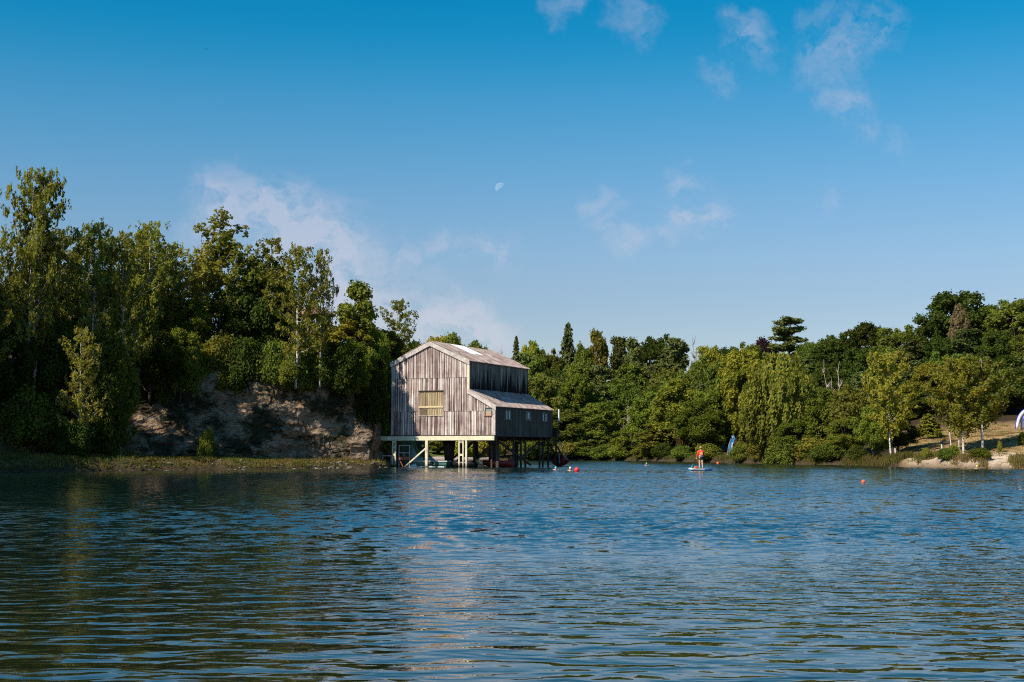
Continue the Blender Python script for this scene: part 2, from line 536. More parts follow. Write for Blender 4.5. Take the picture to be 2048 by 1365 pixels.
M['skin'] = plain('skin', (.62, .40, .29), 0.5, var=.06)
M['jacket'] = plain('jacket', (.80, .060, .022), 0.65, var=.12)
M['belt'] = plain('belt', (.24, .22, .33), 0.6)
M['shorts'] = plain('shorts', (.010, .011, .018), 0.7)
M['cap'] = plain('cap', (.72, .30, .22), 0.7)
M['hair'] = plain('hair', (.045, .026, .015), 0.6)
M['cap_blue'] = plain('cap_blue', (.10, .55, .70), 0.4, var=.05)
M['cap_white'] = plain('cap_white', (.70, .66, .62), 0.4, var=.05)
M['cap_green'] = plain('cap_green', (.42, .62, .16), 0.4, var=.05)
M['cap_yellow'] = plain('cap_yellow', (.78, .74, .05), 0.4, var=.05)
M['goggles'] = plain('goggles', (.01, .01, .012), 0.2)
M['float_pink'] = plain('float_pink', (.85, .035, .050), 0.35, var=.06)
M['float_orange'] = plain('float_orange', (.80, .13, .045), 0.4, var=.1)
M['board_white'] = plain('board_white', (.75, .72, .68), 0.35, var=.05)
M['board_blue'] = plain('board_blue', (.015, .12, .50), 0.35, var=.05)
M['cyan'] = plain('cyan', (.02, .52, .68), 0.35, var=.06)
M['flag_blue'] = plain('flag_blue', (.030, .19, .42), 0.7, var=.2)
M['arch_white'] = plain('arch_white', (.74, .75, .80), 0.5, var=.06)
M['arch_blue'] = plain('arch_blue', (.03, .06, .55), 0.5, var=.06)
M['tower_wall'] = plain('tower_wall', (.42, .36, .33), 0.85, var=.3, scale=2)
M['tower_white'] = plain('tower_white', (.66, .62, .56), 0.8, var=.2)
M['tower_roof'] = plain('tower_roof', (.28, .16, .115), 0.85, var=.35, scale=2)
M['bird'] = plain('bird', (.02, .02, .02), 0.7)
M['driftwood'] = plain('driftwood', (.55, .48, .40), 0.85, var=.2)
M['stone'] = plain('stone', (.20, .165, .13), 0.9, var=.35, scale=2)


def glass_mat():
    m, T = material('window_glass')
    b = T.n('ShaderNodeBsdfPrincipled', {'Base Color': (.02, .022, .022), 'Roughness': 0.08, 'IOR': 1.5, 'Specular IOR Level': 0.8})
    finish(T, b.outputs[0])
    return m


M['glass'] = glass_mat()

# ------------------------------------------------------------------ terrain
# stations round the lake: bearing (as photo x), distance of the shoreline, land profile (metres inland, height)
ST = [
    (-3600, 34, [(0, 0), (1, .9), (5, 1.3), (12, 9), (25, 13), (80, 17), (400, 24)]),
    (-2200, 44, [(0, 0), (1, .9), (5, 1.3), (12, 9), (25, 13), (80, 17), (400, 24)]),
    (-1200, 66, [(0, 0), (1, .9), (5, 1.3), (12, 9), (25, 13), (80, 17), (400, 24)]),
    (-500, 84, [(0, 0), (1, .9), (6, 1.3), (12, 8), (22, 11.5), (80, 16), (400, 24)]),
    (0, 96, [(0, 0), (.7, .9), (5, 1.35), (9, 4.0), (17, 9.0), (30, 12), (80, 16), (400, 24)]),
    (200, 102, [(0, 0), (.7, .9), (7, 1.2), (11, 3.6), (18, 9.0), (30, 11.5), (80, 15), (400, 24)]),
    (300, 105, [(0, 0), (.7, .85), (11.5, 1.0), (16, 7.2), (19, 9.6), (30, 11.5), (80, 15), (400, 24)]),
    (400, 108, [(0, 0), (.7, .75), (11.2, .95), (15, 8.2), (18, 10.2), (27, 11.5), (80, 14), (400, 24)]),
    (600, 114, [(0, 0), (.7, .55), (7.8, .8), (11, 8.2), (13.5, 10.0), (22, 11.2), (80, 14), (400, 24)]),
    (740, 118.5, [(0, 0), (.7, .45), (5.6, .7), (9, 7.0), (11, 8.6), (22, 9.2), (45, 6.5), (75, 5), (140, 10), (400, 24)]),
    (800, 127, [(0, 0), (.7, .4), (5, .7), (8.5, 6.0), (11, 7.2), (22, 7.0), (45, 4.2), (75, 4.5), (140, 12), (400, 24)]),
    (822, 150, [(0, 0), (1, .4), (4, .9), (9, 3.6), (16, 4.4), (30, 3.5), (55, 3.5), (110, 12), (400, 24)]),
    (838, 186, [(0, 0), (3, .35), (10, .6), (24, 1.6), (60, 6), (120, 14), (300, 20), (500, 24)]),
    (1000, 200, [(0, 0), (1, .4), (8, .8), (24, 2.5), (60, 7), (120, 14), (300, 20), (500, 24)]),
    (1200, 206, [(0, 0), (1, .4), (8, .8), (24, 2.5), (60, 7.5), (110, 14), (300, 18), (500, 22)]),
    (1300, 190, [(0, 0), (1, .5), (8, .9), (30, 2.5), (70, 7), (120, 14), (300, 18), (500, 22)]),
    (1450, 166, [(0, 0), (1, .6), (8, .9), (30, 2.0), (80, 6), (140, 14), (300, 18), (500, 22)]),
    (1600, 147, [(0, 0), (1, .5), (8, .9), (30, 2.0), (80, 6), (150, 15), (300, 19), (500, 22)]),
    (1720, 138, [(0, 0), (1, .5), (8, .9), (22, 2.0), (60, 5), (120, 15), (300, 22), (500, 24)]),
    (1820, 127.5, [(0, 0), (1, .6), (5, 1.0), (10, 1.5), (22, 2.9), (40, 3.6), (60, 6), (100, 14), (260, 24), (500, 26)]),
    (1940, 118.5, [(0, 0), (1, .7), (5, 1.05), (10, 1.5), (20, 2.9), (38, 3.7), (60, 7), (100, 16), (260, 25), (500, 27)]),
    (2060, 113.0, [(0, 0), (2, .35), (6, 1.0), (11, 1.6), (20, 3.0), (36, 3.8), (60, 7), (100, 16), (260, 25), (500, 27)]),
    (2600, 92, [(0, 0), (2, .35), (6, 1.0), (11, 1.6), (20, 3.0), (40, 4), (100, 14), (300, 24)]),
    (4200, 46, [(0, 0), (2, .35), (6, 1.0), (11, 1.6), (20, 3.0), (40, 4), (100, 14), (300, 24)]),
]
DG = np.concatenate([np.arange(-6, 0, 1.5), np.arange(0, 42, 1.0), np.arange(42, 100, 4.0), np.arange(100, 330, 18.0), np.array([360, 450, 600, 900, 1500])])
SPX = np.array([s[0] for s in ST], float)
SYS = np.array([s[1] for s in ST], float)
SPR = np.array([np.where(DG < 0, DG * 0.35, np.interp(DG, [p[0] for p in s[2]], [p[1] for p in s[2]])) for s in ST])


def shore(px):
    return np.interp(px, SPX, SYS)


def profile(px, d):
    px = np.asarray(px, float); d = np.asarray(d, float)
    i = np.clip(np.searchsorted(SPX, px) - 1, 0, len(ST) - 2)
    t = np.clip((px - SPX[i]) / (SPX[i + 1] - SPX[i]), 0, 1)
    j = np.clip(np.searchsorted(DG, d) - 1, 0, len(DG) - 2)
    u = np.clip((d - DG[j]) / (DG[j + 1] - DG[j]), 0, 1)
    a = SPR[i, j] * (1 - u) + SPR[i, j + 1] * u
    b = SPR[i + 1, j] * (1 - u) + SPR[i + 1, j + 1] * u
    return a * (1 - t) + b * t


def relief(x, y, d):
    p = np.stack([np.asarray(x, float) * .09, np.asarray(y, float) * .09, np.zeros_like(np.asarray(x, float))], -1)
    q = p * 5.5
    return ((fbm(p, 3, 5) - .5) * 1.6 * np.clip((d - 14) / 25, 0, 1) + (fbm(q, 3, 9) - .5) * .45 * np.clip(d / 3, 0, 1))


def wobble(px):
    px = np.asarray(px, float)
    return (fbm(np.stack([px * .02, px * 0, px * 0], -1), 3, 3) - .5) * 3.0 * (px > 830)


def ground_zs(x, y):
    px = 1024 + FPX * x / y
    w = wobble(px)
    d = (y - shore(px) - w) / (1 - w / 12)
    d = np.where(d > 12, y - shore(px), d)
    return profile(px, d) + relief(x, y, d)


def ground_z(x, y):
    px = 1024 + FPX * x / y
    w = float(wobble(px))
    d = (y - shore(px) - w) / (1 - w / 12)
    if d > 12: d = y - shore(px)
    return float(profile(px, d) + relief(x, y, d))


def make_terrain():
    pxs = np.concatenate([np.arange(-3600, -300, 150), np.arange(-300, 2350, 7.0), np.arange(2350, 4250, 150)])
    P, D = np.meshgrid(pxs, DG, indexing='ij')
    wob = wobble(P)
    Y = shore(P) + D + wob * np.clip(1 - D / 12, 0, 1)
    X = (P - 1024) / FPX * Y
    Z = profile(P, D) + relief(X, Y, D)
    n, m = P.shape
    V = np.stack([X, Y, Z], -1).reshape(-1, 3)
    idx = np.arange(n * m).reshape(n, m)
    F = np.stack([idx[:-1, :-1], idx[1:, :-1], idx[1:, 1:], idx[:-1, 1:]], -1).reshape(-1, 4)
    me = bpy.data.meshes.new('ground')
    me.from_pydata(V.tolist(), [], F.tolist())
    me.polygons.foreach_set('use_smooth', [True] * len(me.polygons))
    # real ground colours: leaf litter, bank grass, parched meadow, sand, pebbles
    nz = fbm(np.stack([X * .25, Y * .25, Z * 0], -1), 4, 21)
    nz2 = fbm(np.stack([X * .6, Y * .6, Z * 0 + 7], -1), 4, 31)
    litter = np.array([.050, .034, .020]); bank = np.array([.105, .090, .028]); parched = np.array([.34, .225, .105])
    sand = np.array([.62, .49, .36]); mud = np.array([.16, .115, .07]); pebble = np.array([.40, .33, .28])
    C = np.tile(litter, (n, m, 1))
    def blend(w, c):
        nonlocal C
        w = np.clip(w, 0, 1)[..., None]
        C = C * (1 - w) + c * w
    left = P < 825
    blend(left * np.clip((12 - D) / 3, 0, 1) * np.clip((nz - .25) * 4, 0, 1), bank)
    blend(left * (D > 13) * np.clip((nz2 - .56) * 10, 0, 1), np.array([.25, .14, .07]))
    blend((P > 825) * np.clip((10 - D) / 3, 0, 1), np.array([.045, .045, .016]))
    blend((P > 825) * (P < 1000) * np.clip((24 - D) / 3, 0, 1), np.array([.10, .12, .03]))
    blend((P > 825) * (P < 1000) * np.clip((8 - D) / 2, 0, 1), pebble)
    blend(np.clip((P - 1790) / 25, 0, 1) * np.clip((44 - D) / 5, 0, 1), parched)
    blend(np.clip((P - 1790) / 25, 0, 1) * np.clip((44 - D) / 5, 0, 1) * np.clip((nz2 - .55) * 7, 0, .7), np.array([.20, .17, .06]))
    blend(np.clip((P - 1800) / 30, 0, 1) * np.clip((5.2 - D + (nz - .5) * 5) / 1.0, 0, 1), sand * .85)
    blend(np.clip((P - 1965) / 18, 0, 1) * np.clip((10.0 - D + (nz - .5) * 6) / 1.0, 0, 1), sand)
    blend(np.clip((1.2 - D) / .8, 0, 1) * (P < 1800), mud * .4)
    blend(np.clip((1.2 - D) / .8, 0, 1) * (P >= 1800), mud)
    at_ = me.color_attributes.new('ground_colour', 'FLOAT_COLOR', 'POINT')
    rgba = np.concatenate([C, np.ones((n, m, 1))], -1).reshape(-1).astype(np.float32)
    at_.data.foreach_set('color', rgba)
    me.materials.append(M['ground'])
    tag(link('ground', me), 'banks, quarry top and wooded hills round the lake', kind='structure')


make_terrain()

me = bpy.data.meshes.new('water')
me.from_pydata([(-420, -30, 0), (420, -30, 0), (420, 420, 0), (-420, 420, 0)], [], [(0, 1, 2, 3)])
me.materials.append(M['water'])
tag(link('water', me), 'rippled blue green lake water', kind='structure')


def make_cliff():
    """the sandstone quarry face: a real displaced wall standing on the bank"""
    ns, nt = 420, 150
    s = np.linspace(0, 1, ns); t = np.linspace(0, 1, nt)
    S, T_ = np.meshgrid(s, t, indexing='ij')
    P = 60 + S * 722                                        # bearing
    dc = np.interp(P, [0, 200, 400, 600, 740, 800, 840], [10.5, 10.5, 9.3, 5.6, 3.6, 3.2, 3.0])
    lean = np.interp(P, [0, 250, 450, 700, 840], [5.5, 4.6, 3.6, 3.0, 3.6])
    top = np.interp(P, [0, 150, 300, 420, 520, 640, 740, 790, 840], [6.5, 7.2, 8.2, 9.4, 10.0, 9.4, 5.4, 1.4, .6])
    base = np.interp(P, [0, 200, 400, 600, 740, 840], [1.1, .9, .75, .5, .4, .3])
    Y = shore(P) + dc + lean * T_ ** 1.25
    X = (P - 1024) / FPX * (shore(P) + dc)
    Z = base - .3 + (top - base + .3) * T_
    q = np.stack([X * .16, Z * .22, Y * 0], -1)
    big = fbm(q, 3, 40) - .5
    ledge = np.abs(fbm(np.stack([X * .22, Z * .75 + X * .10, Y * 0], -1), 4, 50) - .5) * 2
    crag = np.abs(fbm(np.stack([X * .55, Z * .8, Y * 0 + 4], -1), 4, 60) - .5) * 2
    fine_ = fbm(np.stack([X * 1.9, Z * 2.6, Y * 0], -1), 3, 70) - .5
    blk = vnoise(np.stack([X * .45 + big * 2, Z * .6 - X * .15, Y * 0 + 2], -1), 80)
    blk = np.floor(blk * 5) / 5
    out = big * 3.2 + ledge * .8 - crag * .55 + blk * .9 + fine_ * .28
    fade = np.clip(T_ * 12, 0.3, 1) * np.clip((1 - S) * 10, .4, 1)
    Y = Y - out * fade
    X = X + (fbm(q * 3.1, 3, 90) - .5) * .9
    V = np.stack([X, Y, Z], -1).reshape(-1, 3)
    idx = np.arange(ns * nt).reshape(ns, nt)
    F = np.stack([idx[:-1, :-1], idx[1:, :-1], idx[1:, 1:], idx[:-1, 1:]], -1).reshape(-1, 4)
    me = bpy.data.meshes.new('quarry_cliff')
    me.from_pydata(V.tolist(), [], F.tolist())
    me.materials.append(M['rock'])
    tag(link('quarry_cliff', me), 'craggy brown sandstone quarry face behind the left bank', kind='structure')


make_cliff()

# ------------------------------------------------------------------ tree building
def unit(v):
    return v / np.maximum(np.linalg.norm(v, axis=-1, keepdims=True), 1e-9)


def leaf_quads(C, Nrm, size, aspect=1.6, hang=0.0):
    """one bent-diamond leaf card for each centre"""
    n = len(C)
    r = unit(rng.normal(size=(n, 3)))
    if hang:
        r = unit(r * (1 - hang) + np.array([0, 0, -1.0]) * hang)
    a = unit(r - Nrm * np.sum(r * Nrm, -1, keepdims=True))
    b = np.cross(Nrm, a)
    s = (size * rng.uniform(.65, 1.35, n))[:, None]
    L = a * s * aspect * .5; Wd = b * s * .5
    V = np.stack([C - L, C + Wd + L * .1, C + L, C - Wd + L * .1], 1)
    return V


def clump_leaves(centers, radii, per, size, flat=(1, 1, 1), shell=.45, up=.35, out=.7, aspect=1.5, hang=0.0):
    """leaves gathered in clumps"""
    allc, alln = [], []
    for c, r in zip(centers, radii):
        n = max(8, int(per * (r / np.mean(radii)) ** 2))
        u = unit(rng.normal(size=(n, 3)))
        rad = rng.uniform(0, 1, n) ** shell
        p = u * rad[:, None] * r * np.array(flat)
        p += rng.normal(size=(n, 3)) * r * .20
        allc.append(c + p)
        alln.append(unit(u * out + rng.normal(size=(n, 3)) * .55 + np.array([0, 0, up])))
    return leaf_quads(np.concatenate(allc), np.concatenate(alln), size, aspect, hang)


def wander(a, b, n=5, k=.06):
    a, b = np.array(a, float), np.array(b, float)
    L = np.linalg.norm(b - a)
    pts = [a + (b - a) * t for t in np.linspace(0, 1, n)]
    return [p + (rng.normal(size=3) * L * k if 0 < i < n - 1 else 0) for i, p in enumerate(pts)]


def proto_broad(H, Wd, lo=.22, clumps=40, per=330, size=.2, flat=(1, 1, .8), mat='leaf_broad', bark='bark_dark', rk=.17, top=.5, lumpy=.25, hang=0.0, trunk_r=None):
    """round-headed tree: trunk, limbs, leaf clumps over an uneven dome"""
    tr = trunk_r or H * .02
    mb = MB()
    trunk = wander((0, 0, -.6), (rng.normal() * .03 * Wd, rng.normal() * .03 * Wd, H * .72), 7, .018)
    mb.tube(trunk, np.linspace(tr, tr * .3, 7), 7)
    cs, rs = [], []
    zc, zr = H * (lo + 1) / 2, H * (1 - lo) / 2
    k = 0
    while len(cs) < clumps:
        u = unit(rng.normal(size=3)); k += 1
        rad = rng.uniform(.35, 1) ** .5
        shape = 1 + (fbm(np.array([u * 1.7 + 3]), 2, int(H * 31) % 97)[0] - .5) * 2 * lumpy
        p = np.array([u[0] * Wd * .5 * rad * shape, u[1] * Wd * .5 * rad * shape, zc + u[2] * zr * rad * shape])
        tz = (p[2] - H * lo) / (H * (1 - lo))
        if tz > top: p[:2] *= 1 - (tz - top) * .55
        r = Wd * rk * rng.uniform(.6, 1.25)
        p[2] = min(p[2], H - r * .6)
        cs.append(p * np.array([1, 1, 1])); rs.append(r)
    cs, rs = np.array(cs), np.array(rs)
    for i in rng.choice(len(cs), min(14, len(cs)), replace=False):
        z0 = np.clip(cs[i][2] * rng.uniform(.35, .75), H * .12, H * .7)
        j = min(6, max(0, int(z0 / (H * .72) * 6)))
        a = np.array(trunk[j]); 
        mb.tube(wander(a, cs[i], 5, .05), np.linspace(tr * .42, tr * .08, 5), 5)
    tm = mb.mesh('trunk', M[bark], True)
    cm = quads_mesh('crown', clump_leaves(cs, rs, per, size, flat, hang=hang), M[mat])
    return tm, cm, H, Wd


def proto_birch(H, Wd, lo=.2, branches=46, size=.17, mat='leaf_birch', bark='bark_birch', strand=1.3, dens=1.0, stems=1, bare_top=0.0):
    """birch: pale slender stem, rising branches, hanging strands of small leaves"""
    mb = MB(); C, N_ = [], []
    for st in range(stems):
        sx = (st - (stems - 1) / 2) * Wd * .16
        lean = np.array([sx * 1.6 + rng.normal() * .04 * H * .3, rng.normal() * .04 * H * .3])
        hh = H * (1 if st == 0 else rng.uniform(.8, .95))
        pts = [np.array([sx + lean[0] * t + rng.normal() * .05, lean[1] * t + rng.normal() * .05, -.6 + (hh + .6) * t]) for t in np.linspace(0, 1, 10)]
        r0 = .011 * H + .02
        mb.tube(pts, np.linspace(r0, .012, 10), 7)
        pa = np.array(pts)
        nb = branches // stems
        for b in range(nb):
            t = lo + (1 - lo) * (b + rng.uniform(0, 1)) / nb
            base = np.array([np.interp(t * 9, range(10), pa[:, k]) for k in range(3)])
            # widest a third of the way up the crown, drawn in to the tip, with gaps
            w = np.interp((t - lo) / (1 - lo), [0, .15, .35, .7, .92, 1], [.5, .9, 1, .85, .55, .22]) * Wd * .56 * rng.uniform(.5, 1.2)
            az = b * 2.4 + rng.uniform(-.6, .6)
            rise = rng.uniform(.25, .75)
            tip = base + np.array([math.cos(az) * w, math.sin(az) * w, w * rise])
            tip[2] = min(tip[2], hh + .15)
            bp = wander(base, tip, 5, .05)
            mb.tube(bp, np.linspace(r0 * .28 * (1.1 - t), .006, 5), 4)
            if t < bare_top: continue
            ns = max(3, int(w * 5.0 * dens))
            for q in range(ns):
                f = rng.uniform(.22, 1.03)
                p = np.array([np.interp(f * 4, range(5), [v[k] for v in bp]) for k in range(3)]) + rng.normal(size=3) * .14
                L = strand * rng.uniform(.35, 1.1) * (1 - .35 * t)
                m = int(10 * L * dens + 8)
                zz = rng.uniform(-.12, 1, m) * L
                sway = rng.normal(size=2) * .12
                pos = np.stack([p[0] + sway[0] * zz + rng.normal(size=m) * .11, p[1] + sway[1] * zz + rng.normal(size=m) * .11, p[2] - zz + .1], -1)
                C.append(pos)
                u = pos - np.array([pa[0, 0], pa[0, 1], 0]); u[:, 2] = .3
                N_.append(unit(unit(u) * .7 + rng.normal(size=(m, 3)) * .6))
    cm = quads_mesh('crown', leaf_quads(np.concatenate(C), np.concatenate(N_), size, 1.5, .45), M[mat])
    return mb.mesh('trunk', M[bark], True), cm, H, Wd


def proto_weeping(H, Wd, size=.2, mat='leaf_willow', bark='bark_dark', n=210, lo=.08):
    """broad weeping crown: curtains of leaves falling from arching boughs"""
    mb = MB(); tr = H * .022; C, N_ = [], []
    trunk = wander((0, 0, -.6), (.02 * Wd, 0, H * .8), 6, .02)
    mb.tube(trunk, np.linspace(tr, tr * .3, 6), 7)
    for k in range(n):
        az = rng.uniform(0, 6.283); rr = rng.uniform(.1, 1) ** .6
        t = rng.uniform(.0, 1)
        zt = H * (.97 - .42 * rr ** 1.6 * rng.uniform(.7, 1.2)) if t > .3 else H * rng.uniform(.35, .8)
        w = Wd * .47 * rr * rng.uniform(.85, 1.12)
        top = np.array([math.cos(az) * w, math.sin(az) * w, zt])
        if k % 7 == 0:
            mb.tube(wander(trunk[rng.integers(2, 5)], top, 5, .06), np.linspace(tr * .35, .015, 5), 4)
        for q in range(3):
            p = top + rng.normal(size=3) * np.array([.35, .35, .2])
            L = min(H * rng.uniform(.10, .26), p[2] - H * lo)
            m = int(26 + 14 * L)
            zz = rng.uniform(-.05, 1, m) ** .9 * L
            pos = np.stack([p[0] + rng.normal(size=m) * .16 + math.cos(az) * zz * .08, p[1] + rng.normal(size=m) * .16 + math.sin(az) * zz * .08, p[2] - zz], -1)
            C.append(pos)
            u = np.stack([np.full(m, math.cos(az)), np.full(m, math.sin(az)), np.full(m, .35)], -1)
            N_.append(unit(u * .8 + rng.normal(size=(m, 3)) * .55))
    cm = quads_mesh('crown', leaf_quads(np.concatenate(C), np.concatenate(N_), size, 1.8, .6), M[mat])
    return mb.mesh('trunk', M[bark], True), cm, H, Wd


def proto_layered(H, Wd, layers, per, size, mat='leaf_pine', bark='bark_pine', lo=.3, arms=5, thick=.16, taper=.5, rk=.2):
    """pine or cedar: flat plates of needles on level boughs"""
    mb = MB(); tr = H * .016; cs, rs = [], []
    trunk = wander((0, 0, -.6), (rng.normal() * .04 * Wd, 0, H * .95), 8, .012)
    mb.tube(trunk, np.linspace(tr, tr * .25, 8), 7)
    for i in range(layers):
        t = lo + (1 - lo) * i / max(1, layers - 1)
        w = Wd * .5 * np.interp((t - lo) / (1 - lo), [0, .25, .6, 1], [.75, 1, .85, 1 - taper]) * rng.uniform(.75, 1.15)
        for a in range(arms):
            az = a * 6.283 / arms + i * 1.1 + rng.uniform(-.4, .4)
            ww = w * rng.uniform(.35, 1.15)
            z = H * t * .97 + rng.uniform(-.035, .025) * H - ww * .06
            tip = np.array([math.cos(az) * ww, math.sin(az) * ww, z])
            base = np.array([0, 0, max(H * .2, z - ww * .2)])
            mb.tube(wander(base, tip, 4, .04), np.linspace(tr * .3, tr * .06, 4), 4)
            for f in (.55, .85):
                cs.append(base + (tip - base) * f + np.array([0, 0, ww * .06])); rs.append(Wd * rk * rng.uniform(.6, 1.1) * (1.15 - .3 * f) * (.6 + .4 * ww / (Wd * .5)))
    cm = quads_mesh('crown', clump_leaves(np.array(cs), np.array(rs), per, size, (1, 1, thick / rk * .6), .55, .6, .4, 2.2), M[mat])
    return mb.mesh('trunk', M[bark], True), cm, H, Wd


def proto_fir(H, Wd, whorls=22, per=30, size=.3, mat='leaf_pine', lo=.08, power=.85):
    """spire-shaped conifer with drooping whorls"""
    mb = MB(); tr = H * .014; C, N_ = [], []
    mb.tube([(0, 0, -.6), (0, 0, H * .5), (0, 0, H)], [tr, tr * .6, .03], 7)
    for i in range(whorls):
        t = lo + (1 - lo) * i / whorls
        w = Wd * .5 * (1 - (t - lo) / (1 - lo)) ** power + .1
        for a in range(8):
            az = a * .785 + i * .5 + rng.uniform(-.3, .3); ww = w * rng.uniform(.6, 1.12)
            m = int(per * (.4 + ww / (Wd * .5)))
            f = rng.uniform(.15, 1, m)
            lat = rng.normal(size=m) * .22 * ww * f * .6
            z = H * t - ww * f * .32 + ww * f ** 3 * .14 + rng.normal(size=m) * .06 * Wd * .3
            C.append(np.stack([math.cos(az) * ww * f - math.sin(az) * lat, math.sin(az) * ww * f + math.cos(az) * lat, z + .02 * H], -1))
            N_.append(unit(np.stack([np.full(m, math.cos(az) * .5), np.full(m, math.sin(az) * .5), np.full(m, .8)], -1) + rng.normal(size=(m, 3)) * .5))
        if i % 3 == 0:
            for a in range(4):
                az = a * 1.57 + i
                mb.tube([(0, 0, H * t), (math.cos(az) * w * .8, math.sin(az) * w * .8, H * t - w * .2)], [tr * .25, .01], 4)
    cm = quads_mesh('crown', leaf_quads(np.concatenate(C), np.concatenate(N_), size, 1.8, .2), M[mat])
    return mb.mesh('trunk', M['bark_pine'], True), cm, H, Wd


def proto_shrub(H, Wd, clumps=34, per=300, size=.2, mat='leaf_broad', rk=.2, stems=6):
    """bush leafy to the ground"""
    mb = MB(); cs, rs = [], []
    for k in range(clumps):
        az = rng.uniform(0, 6.283); rr = rng.uniform(0, 1) ** .55
        t = rng.uniform(0, 1)
        w = Wd * .42 * rr * np.interp(t, [0, .3, .7, 1], [.85, 1, .8, .4])
        r = Wd * rk * rng.uniform(.6, 1.15)
        z = min(r * .5 + t * (H - r * .9), H - r * .5)
        cs.append(np.array([math.cos(az) * w, math.sin(az) * w, z])); rs.append(r)
    for k in range(stems):
        az = k * 6.283 / stems; tip = cs[rng.integers(len(cs))]
        mb.tube(wander((math.cos(az) * .15, math.sin(az) * .15, -.4), tip, 5, .05), np.linspace(.02 * H * .5 + .02, .012, 5), 5)
    cm = quads_mesh('crown', clump_leaves(np.array(cs), np.array(rs), per, size, (1, 1, .85), .4, .35, .8), M[mat])
    return mb.mesh('stems', M['bark_dark'], True), cm, H, Wd


def proto_bare(H, Wd, n=14, mat='bark_dead', twigs=5, stems=1, lo=.3, fat=1.0):
    """leafless standing tree: trunk, boughs and twigs"""
    mb = MB()
    br = MB()
    for s in range(stems):
        x0 = (s - (stems - 1) / 2) * Wd * .35
        hh = H * rng.uniform(.75, 1) if s else H
        tr = (H * .014 + .02) * fat
        tk = wander((x0 * .4, 0, -.6), (x0 * 1.1 + rng.normal() * .05 * Wd, rng.normal() * .1 * Wd, hh), 8, .015)
        mb.tube(tk, np.linspace(tr, .02, 8), 6)
        br.tube(tk, np.linspace(tr * .6, .01, 8), 5)
        for k in range(n):
            t = rng.uniform(lo, .95); j = int(t * 7); az = rng.uniform(0, 6.283)
            L = Wd * .45 * (1.15 - t) * rng.uniform(.5, 1.2)
            tip = np.array(tk[j]) + np.array([math.cos(az) * L, math.sin(az) * L, L * rng.uniform(.3, 1.2)])
            b = wander(tk[j], tip, 5, .07)
            br.tube(b, np.linspace(tr * .5, .015 * fat, 5), 4)
            for q in range(twigs):
                st_ = np.array(b[rng.integers(1, 5)]); e = st_ + rng.normal(size=3) * L * .25 + np.array([0, 0, L * .2])
                br.tube([st_, e], [tr * .12, .006], 3, False)
    return mb.mesh('trunk', M[mat], True), br.mesh('boughs', M[mat], True), H, Wd


PROTO = {}
def protos(kind, items):
    PROTO[kind] = items


protos('birch', [proto_birch(12, 5.6, .16, 56, .16, strand=.8, dens=.98), proto_birch(11, 5.2, .22, 50, .16, strand=1.0, dens=.95), proto_birch(12, 5.8, .12, 58, .16, strand=.75, dens=.98)])
protos('birch_tall', [proto_birch(17, 7.5, .36, 78, .165, strand=.8, dens=.86), proto_birch(17, 8, .32, 74, .165, strand=1.0, dens=.84), proto_birch(17, 7, .42, 68, .165, strand=.7, dens=.88)])
protos('birch_thin', [proto_birch(13, 3.0, .42, 34, .18, strand=1.1, dens=1.15), proto_birch(13, 3.2, .3, 36, .18, strand=1.3, dens=1.0)])
protos('birch_bank', [proto_birch(9, 5.2, .27, 60, .16, 'leaf_lime', strand=.7, dens=1.35), proto_birch(9, 6.0, .30, 66, .16, 'leaf_birch', strand=.6, dens=1.4, stems=2)])
protos('broad', [proto_broad(10, 7, .12, 100, 200, .19, rk=.105, lumpy=.5), proto_broad(10, 7, .18, 90, 200, .19, rk=.11, lumpy=.6), proto_broad(10, 7.5, .15, 110, 190, .19, rk=.10, lumpy=.5)])
protos('broad_dark', [(a, b, c, d) for (a, b, c, d) in [proto_broad(10, 7, .10, 50, 380, .22, mat='leaf_dark'), proto_broad(10, 7.5, .14, 50, 380, .22, mat='leaf_dark', lumpy=.4)]])
protos('sycamore', [proto_broad(9, 5.5, .3, 20, 300, .26, mat='leaf_oak', rk=.15, lumpy=.55)])
protos('lime', [proto_broad(10, 7, .08, 110, 190, .22, mat='leaf_lime', rk=.10, lumpy=.5), proto_broad(10, 7.5, .10, 100, 200, .22, mat='leaf_broad', rk=.105, lumpy=.55)])
protos('olive', [proto_broad(10, 7.5, .06, 120, 180, .23, mat='leaf_broad', rk=.10, lumpy=.45), proto_broad(10, 7.5, .08, 115, 180, .23, mat='leaf_willow', rk=.10, lumpy=.55)])
protos('oak', [proto_broad(14, 12, .15, 110, 150, .40, mat='leaf_oak', rk=.095, lumpy=.55), proto_broad(14, 12, .18, 90, 170, .40, mat='leaf_oak', rk=.11, lumpy=.65), proto_broad(14, 11, .12, 120, 140, .40, mat='leaf_oak', rk=.09, lumpy=.5), proto_broad(14, 11, .2, 100, 150, .40, mat='leaf_willow', rk=.10, lumpy=.6)])
protos('oak_dark', [proto_broad(15, 13, .1, 120, 160, .38, mat='leaf_dark', rk=.095, lumpy=.55), proto_broad(15, 13, .12, 110, 170, .38, mat='leaf_oak', rk=.10, lumpy=.65), proto_broad(15, 13, .1, 120, 160, .38, mat='leaf_dark', rk=.09, lumpy=.6)])
protos('oak_lime', [proto_broad(14, 11, .15, 90, 150, .38, mat='leaf_lime', rk=.10, lumpy=.55)])
protos('oak_gold', [proto_broad(12, 8, .2, 36, 260, .36, mat='leaf_gold', rk=.15, lumpy=.45)])
protos('oak_purple', [proto_broad(12, 10, .2, 40, 260, .40, mat='leaf_purple', rk=.15, lumpy=.4)])
protos('oak_pale', [proto_broad(9, 7, .25, 34, 260, .30, mat='leaf_pale', rk=.13, lumpy=.4)])
